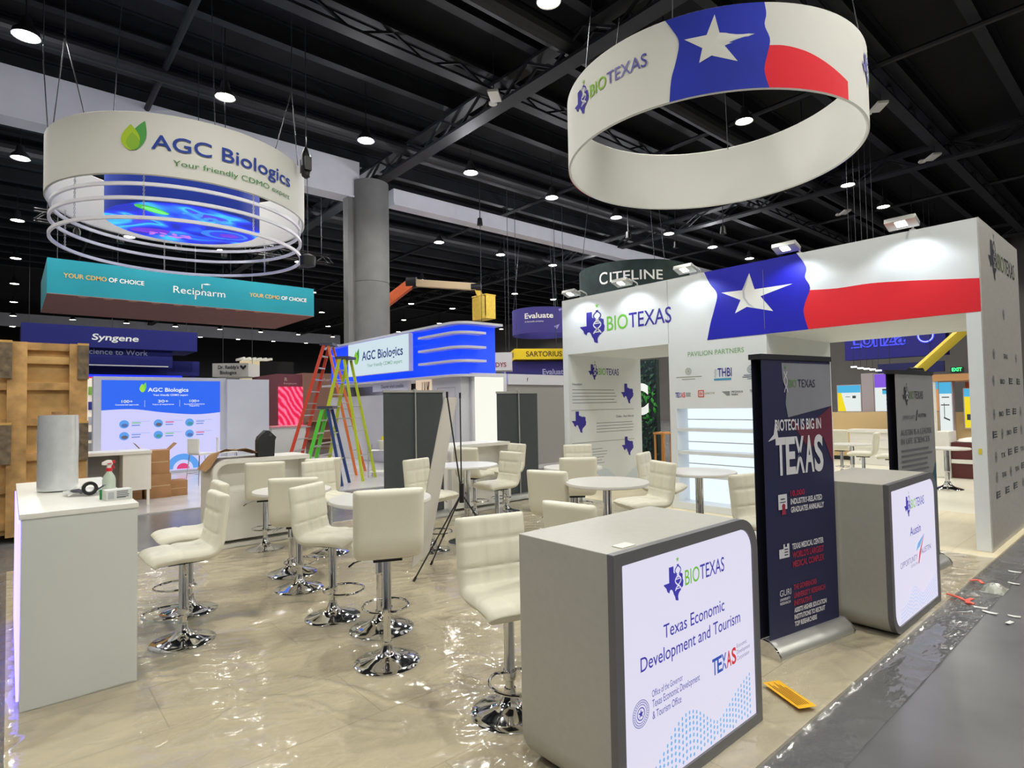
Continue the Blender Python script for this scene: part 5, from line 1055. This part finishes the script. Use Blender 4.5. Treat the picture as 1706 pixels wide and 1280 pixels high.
m = MB(); m.box(7.0, 21, FZ, 8.2, 21.6, .98); m.build('kiosk_body', white, t); m = MB(); m.box(6.95, 20.95, .98, 8.25, 21.65, 1.03); m.build('kiosk_top', P('kiosk_pink', (236, 150, 160), .4), t)
t = thing('glass_showcase', 'narrow lit showcase with small coloured things beside the blue lightbox wall', 'showcase', (1.66, 19.2, FZ))
m = MB(); m.box(1.45, 19.1, FZ, 2.0, 19.5, 2.55); m.build('case_back', P('case_white', (226, 220, 206), .5, emit=(255, 240, 220), es=.4), t, smooth=0)
for k, (z, c) in enumerate(((2.1, (150, 200, 90)), (1.7, (60, 60, 150)), (1.3, (200, 200, 210)), (.9, (110, 110, 116)), (.6, (150, 150, 150)))): m = MB(); m.box(1.60, 19.0, z, 1.74, 19.1, z+.22); m.build('display_item', P('item_%d' % k, c, .5), t, bev=.01)
# boom lifts
def boom(label, loc, pts, cols, basket, bcol, bs, base=True):
    t = thing('boom_lift', label, 'boom lift', loc)
    for (p, q, w_), c in zip(pts, cols): m = MB(); m.bar(p, q, w_, w_*1.2); m.build('boom_arm', c, t, bev=.02)
    for p, q, w_ in pts[:-1]: m = MB(); m.tube([Vector(q)-Vector((.15, -.15, 0)), Vector(q)+Vector((.15, -.15, 0))], w_*.75, 12); m.build('joint', black, t)
    bx, by, bz = basket; sx, sy, sz = bs
    m = MB(); m.box(bx-sx/2, by-sy/2, bz, bx+sx/2, by+sy/2, bz+.1); m.build('basket_floor', bcol, t)
    m = MB(); m.box(bx-sx/2, by-sy/2, bz+.1, bx+sx/2, by-sy/2+.03, bz+sz); m.box(bx-sx/2, by-sy/2, bz+.1, bx-sx/2+.03, by+sy/2, bz+sz*.95); m.build('basket_panel', bcol, t)
    m = MB(); m.tube([(bx-sx/2, by-sy/2, bz+sz), (bx+sx/2, by-sy/2, bz+sz), (bx+sx/2, by+sy/2, bz+sz), (bx-sx/2, by+sy/2, bz+sz)], .03, 6, True); m.build('basket_rail', bcol, t)
    if base:
        x, y, z = loc; m = MB(); m.box(x-1.1, y-.7, .35, x+1.1, y+.7, 1.1); m.build('chassis', cols[0], t, bev=.05)
        for sx_ in (-1, 1):
            for sy_ in (-1, 1): m = MB(); m.M = Matrix.Translation((x+sx_*.8, y+sy_*.7, .40)) @ Matrix.Rotation(PI/2, 4, 'X'); m.lathe([(.2, -.14), (.42, -.14), (.42, .14), (.2, .14)], 24); m.build('wheel', rub, t)
    return t
boom('orange boom lift with yellow basket raised beside the concrete column', (12.2, 24.0, FZ), [((12.2, 24.0, 1.0), (11.35, 23.3, 5.2), .38), ((11.35, 23.3, 5.2), (13.05, 21.55, 6.95), .32), ((13.05, 21.55, 6.95), (15.15, 19.75, 6.72), .25), ((15.15, 19.75, 6.72), (15.35, 19.6, 6.1), .2)], [orange_paint, orange_paint, P('boom_cream', (216, 190, 150), .5), yellow_paint], (15.35, 19.5, 5.3), yellow_paint, (.55, .9, 1.0))
boom('yellow boom lift arm slanting across the doorway view on the right', (25.0, 8.3, FZ), [((25.2, 7.8, 1.0), (25.9, 6.65, 2.57), .30), ((25.9, 6.65, 2.57), (27.4, 5.3, 4.3), .26)], [yellow_paint, P('boom_yellow', (216, 190, 60), .5)], (27.7, 5.1, 4.3), yellow_paint, (.8, .8, 1.0))
# ------------------------------------------------------------------ seen through the right passage
tan = P('wall_tan', (206, 178, 128), .7); 
t = thing('low_partition', 'low tan partition seen through the right passage, lit boxes standing behind it', 'partition', (17.3, 5, 0))
m = MB(); m.box(17.2, 3.3, 0, 17.4, 6.6, 1.28); m.build('tan_panel', tan, t, smooth=0); m = MB(); m.box(17.19, 3.3, 0, 17.2, 6.6, .10); m.build('dark_plinth', black, t, smooth=0)
wht = E('lit_clean_white', (232, 240, 238), .95); cy = E('lit_cyan_bright', (70, 180, 226), .95); ye = E('lit_yellow', (246, 220, 20), .95); pu = E('lit_purple', (132, 84, 226), .95); gk = P('print_dark', (50, 54, 64), .6); pe = E('lit_peach', (232, 160, 90), .8)
def litbox(label, y0, y1, z0, z1, x, deco):
    t = thing('lightbox', label, 'lightbox', (x+.1, (y0+y1)/2, z0)); m = MB(); m.box(x, y1, 0 if z0 < .8 else z0, x+.2, y0, z1); m.build('case', P('case_grey', (170, 160, 170), .5), t, smooth=0)
    Sb = plane((x, y0, z0), (0, -1, 0)); W, H = y0-y1, z1-z0; m = MB(); m.rect(Sb, .02, .02, W-.02, H-.02, .003, 0)
    for k, (pts, mi) in enumerate(deco): m.poly([(.02+(W-.04)*a, .02+(H-.04)*b) for a, b in pts], Sb, .004+.001*k, mi)
    m.build('lit_face', [wht, cy, ye, pu, gk, pe], t, smooth=0)
R4 = lambda a, b, c, d: [(a, b), (c, b), (c, d), (a, d)]
litbox('white lightbox with cyan top and yellow stripe on the tan partition, left one', 6.34, 5.73, 1.285, 2.03, 17.42, [(R4(0, .72, 1, 1), 1), ([(0, 0), (.36, 0), (.16, .72), (0, .72)], 2), (R4(.35, .55, .55, .57), 4), (R4(.65, .5, .8, .6), 4)])
litbox('lightbox with violet top standing behind the tan partition, middle one', 5.42, 4.8, 1.285, 2.30, 17.42, [(R4(0, .64, 1, 1), 3), (R4(.3, .56, 1, .60), 4), (R4(.3, .46, 1, .56), 1), (R4(.45, .30, .9, .33), 4), (R4(.45, .18, .9, .21), 4), (R4(.5, .35, .9, .42), 5)])
m = MB(); m.box(17.42, 5.43, 1.285, 17.62, 5.72, 2.32); tag(m.build('grey_pillar', P('pillar_mauve', (164, 154, 160), .6), smooth=0), 'plain grey pillar between the two lit boxes on the tan partition', 'pillar')
litbox('orange picture lightbox just right of the grey banner seen in the passage', 4.16, 3.98, 1.29, 2.05, 17.42, [(R4(0, .75, 1, 1), 1), (R4(0, 0, 1, .75), 5), (R4(.3, .1, .5, .6), 4)])
litbox('tall white lightbox with cyan top right of the grey banner in the passage', 3.90, 3.62, .75, 2.02, 16.95, [(R4(0, .78, 1, 1), 1), (R4(.2, .70, .8, .72), 4), (R4(.1, .55, .8, .57), 4), ([(.3, .3), (.8, .25), (.8, .28), (.3, .33)], 4), (R4(.35, .3, .4, .6), 4)])
litbox('narrow yellow lightbox beside the right end post of the wall', 3.43, 3.2, .9, 1.85, 17.0, [(R4(0, .8, 1, 1), 1), (R4(0, 0, 1, .8), 2), (R4(.2, .2, .6, .35), 4)])
t = thing('passage_counter', 'white counter in front of the tan partition in the right passage', 'counter', (16.4, 5.1, 0)); m = MB(); m.box(16.2, 4.2, .80, 16.7, 5.68, .87); m.build('countertop', white, t); m = MB(); m.box(16.25, 4.2, 0, 16.65, 5.65, .80); m.build('body', white, t); m = MB(); m.box(16.22, 4.3, .42, 16.25, 5.6, .60); m.build('shelf_front', white, t)
for x, y, lab in ((12.75, 2.85, 'round white table with chrome leg right of the grey banner in the passage'), (12.9, 4.45, 'round white table left of the grey banner, seen through the passage beside the navy banner')): make_table(lab, x, y, .74, .36)
for x, y, a, lab in ((12.45, 4.1, 100, 'white bar stool in the passage, left of two beside the grey banner'), (12.15, 3.52, 100, 'white bar stool in the passage, right of two beside the grey banner'), (13.6, 4.9, 0, 'white bar stool in the passage right next to the navy banner edge')):
    t = make_stool(lab, (x, y, 0), R_(a), -.04); t['group'] = 'stools seen through the passage'
t = thing('dark_counter', 'dark red counter with white cloth in the right passage beside the end post', 'counter', (15.0, 3.0, 0))
m = MB(); m.box(14.6, 2.4, 0, 15.3, 3.18, .72); m.build('body', P('counter_maroon', (88, 34, 34), .5), t, bev=.01); m = MB(); m.box(14.55, 2.35, .30, 14.6, 3.18, .38); m.build('white_shelf', white, t)
m = MB(); m.lathe([(0, 0), (.25, .01), (.2, .06), (.08, .09), (0, .10)], 14, (14.9, 2.9, .72)); m.build('white_cloth', white, t)
m = MB(); m.box(14.5, 3.19, 0, 15.1, 3.42, .94); tag(m.build('white_plinth', white, bev=.01), 'narrow white plinth left of the dark red counter in the passage', 'plinth')
t = thing('wood_canopy', 'wooden overhead canopy of the booth above the tall white lightbox in the passage', 'canopy', (17.0, 3.6, 2.05)); m = MB(); m.box(16.8, 3.2, 2.03, 18.5, 4.4, 2.19); m.build('canopy_board', P('canopy_wood', (190, 140, 90), .6), t); m = MB(); m.tube([(16.85, 3.95, 0), (16.85, 3.95, 2.03)], .03, 8); m.build('canopy_post', white, t); m = MB(); m.tube([(18.3, 3.4, 0), (18.3, 3.4, 2.03)], .03, 8); m.build('canopy_post', white, t)
m = MB(); m.box(17.6, 2.6, 0, 17.8, 3.5, 2.0); tag(m.build('picture_wall', P('picture_orange', (176, 84, 50), .6, noise_amt=.6, nscale=3), smooth=0), 'orange and dark picture wall behind the dark red counter in the passage', 'picture wall')
for k, (y, z) in enumerate(((6.76, 2.62), (6.57, 2.57), (6.40, 2.54), (6.24, 2.51), (6.08, 2.47))):
    t = thing('track_lamp', 'small white track lamp in the row above the lit boxes in the passage', 'spotlight', (20, y, z), 0, 'track lamps in the passage'); m = MB(); m.box(-.05, -.07, 0, .05, .07, .04); m.build('lamp_head', E('track_glow', (250, 250, 250), 4), t, world=False, smooth=0); m = MB(); m.tube([(0, 0, .04), (.0, 0, 11.3-z)], .008, 5); m.build('drop_rod', cable, t, world=False)
t = thing('hanging_box_sign', 'deep blue sign with glowing outlined letters seen under the lintel of the right passage', 'hanging sign', (32.1, 9.1, 3.6)); m = MB(); m.box(32, 7.0, 3.58, 32.6, 11.2, 5.4); m.build('fabric_sides', P('fabric_indigo', (34, 30, 130), .7), t, smooth=0)
S32 = plane((32, 11.2, 0), (0, -1, 0)); m = MB()
for o_, mi, n_ in ((.05, 0, .02), (-.0, 1, .03)): m.text(S32, 'Lonza', .30, 4.22, .80, 2.35, n_, mi, o_)
m.disc(S32, 3.45, 4.5, .34, .02, 0, 30, .24); m.disc(S32, 3.45, 4.5, .30, .03, 2, 30, .27); m.build('neon_letters', [E('neon_blue', (70, 80, 255), 1.3), P('fabric_indigo', (34, 30, 130), .7), E('neon_white', (220, 230, 255), 1.2)], t, smooth=0); cables(t, ((32.3, 7.5), (32.3, 10.8)), 5.38)
t = thing('hanging_box_sign', 'plain dark blue hanging banner below the sign with glowing letters in the passage', 'hanging sign', (32, 8.4, 2.85)); m = MB(); m.box(31.8, 7.05, 2.8, 31.9, 9.7, 3.28); m.build('fabric_sides', P('fabric_night', (28, 30, 92), .7), t, smooth=0); cables(t, ((31.85, 7.6), (31.85, 9.2)), 3.27)
t = thing('exit_sign', 'green lit exit sign on the far grey hall wall', 'exit sign', (45.97, 9.45, 3.1)); m = MB(); m.box(45.9, 9.2, 3.24, 45.99, 9.85, 3.56); m.build('sign_case', P('exit_case', (30, 60, 44), .5), t, smooth=0); m = MB(); m.text(plane((45.9, 9.70, 0), (0, -1, 0)), 'EXIT', -.08, 3.29, .22, .52, .006, 0, .02); m.build('lettering', [E('exit_green', (60, 255, 130), 3)], t, smooth=0)
# ------------------------------------------------------------------ seen through the left passage
t = thing('plant_wall', 'dark green leaf wall with a big white letter, seen through the left passage', 'exhibit wall', (13.9, 10.1, 0))
m = MB(); m.box(13.8, 9.74, 0, 13.95, 10.6, 2.86); m.build('leaf_panel', P('leaf_dark', (22, 40, 38), .7, noise_amt=.5, nscale=9), t, smooth=0)
Sg = plane((13.8, 10.6, 0), (0, -1, 0)); rr = random.Random(5); m = MB()
for k in range(210):
    a, b = rr.uniform(.02, .84), rr.uniform(.15, 2.8); an = rr.random()*6.28; L = rr.uniform(.05, .12); c, s_ = math.cos(an), math.sin(an)
    bright = 1 if math.hypot(a-.45, b-1.55) < .55 and rr.random() < .6 else 0
    m.add([Sg(a+x*c-y*s_, b+x*s_+y*c, .01+.03*rr.random()+(.02 if x == 0 else 0)) for x, y in ((-L, 0), (0, L*.4), (L, 0), (0, -L*.4))], [(3, 2, 1, 0)], bright+(2 if rr.random() < .25 and not bright else 0))
m.build('leaves', [P('leaf_a', (26, 56, 46), .6), P('leaf_b', (50, 150, 44), .5), P('leaf_c', (40, 92, 62), .6)], t, smooth=0)
m = MB(); m.text(Sg, 'C', .02, 1.35, .80, .60, .06, 0, .05); m.build('letter', [P('letter_white', (232, 236, 230), .5, emit=(230, 235, 228), es=.4)], t, smooth=0)
t = thing('back_booth', 'grey booth wall with small pictures right of the dark green leaf wall', 'exhibit wall', (15.5, 10.5, 0)); m = MB(); m.box(15.4, 9.0, 0, 15.6, 10.4, 3.0); m.build('wall_body', P('wall_greige', (150, 142, 130), .6), t, smooth=0)
for k, (z, c) in enumerate(((2.3, (200, 196, 190)), (1.75, (200, 160, 110)), (1.35, (44, 44, 90)), (.95, (230, 200, 120)), (.6, (150, 140, 130)))): m = MB(); m.box(15.3, 9.5, z, 15.4, 10.3, z+.28); m.build('picture', P('picture_%d' % k, c, .6), t, smooth=0)
t = thing('wood_stool', 'small orange wooden stool beside the leaf wall in the left passage', 'stool', (13.4, 9.35, 0)); m = MB(); m.box(13.25, 9.15, .78, 13.65, 9.5, .83); m.build('seat', P('stool_wood', (206, 140, 70), .5), t)
for sx in (13.28, 13.6):
    for sy in (9.18, 9.46): m = MB(); m.bar((sx, sy, .78), (sx, sy, 0), .04); m.build('leg', P('stool_wood', (206, 140, 70), .5), t)
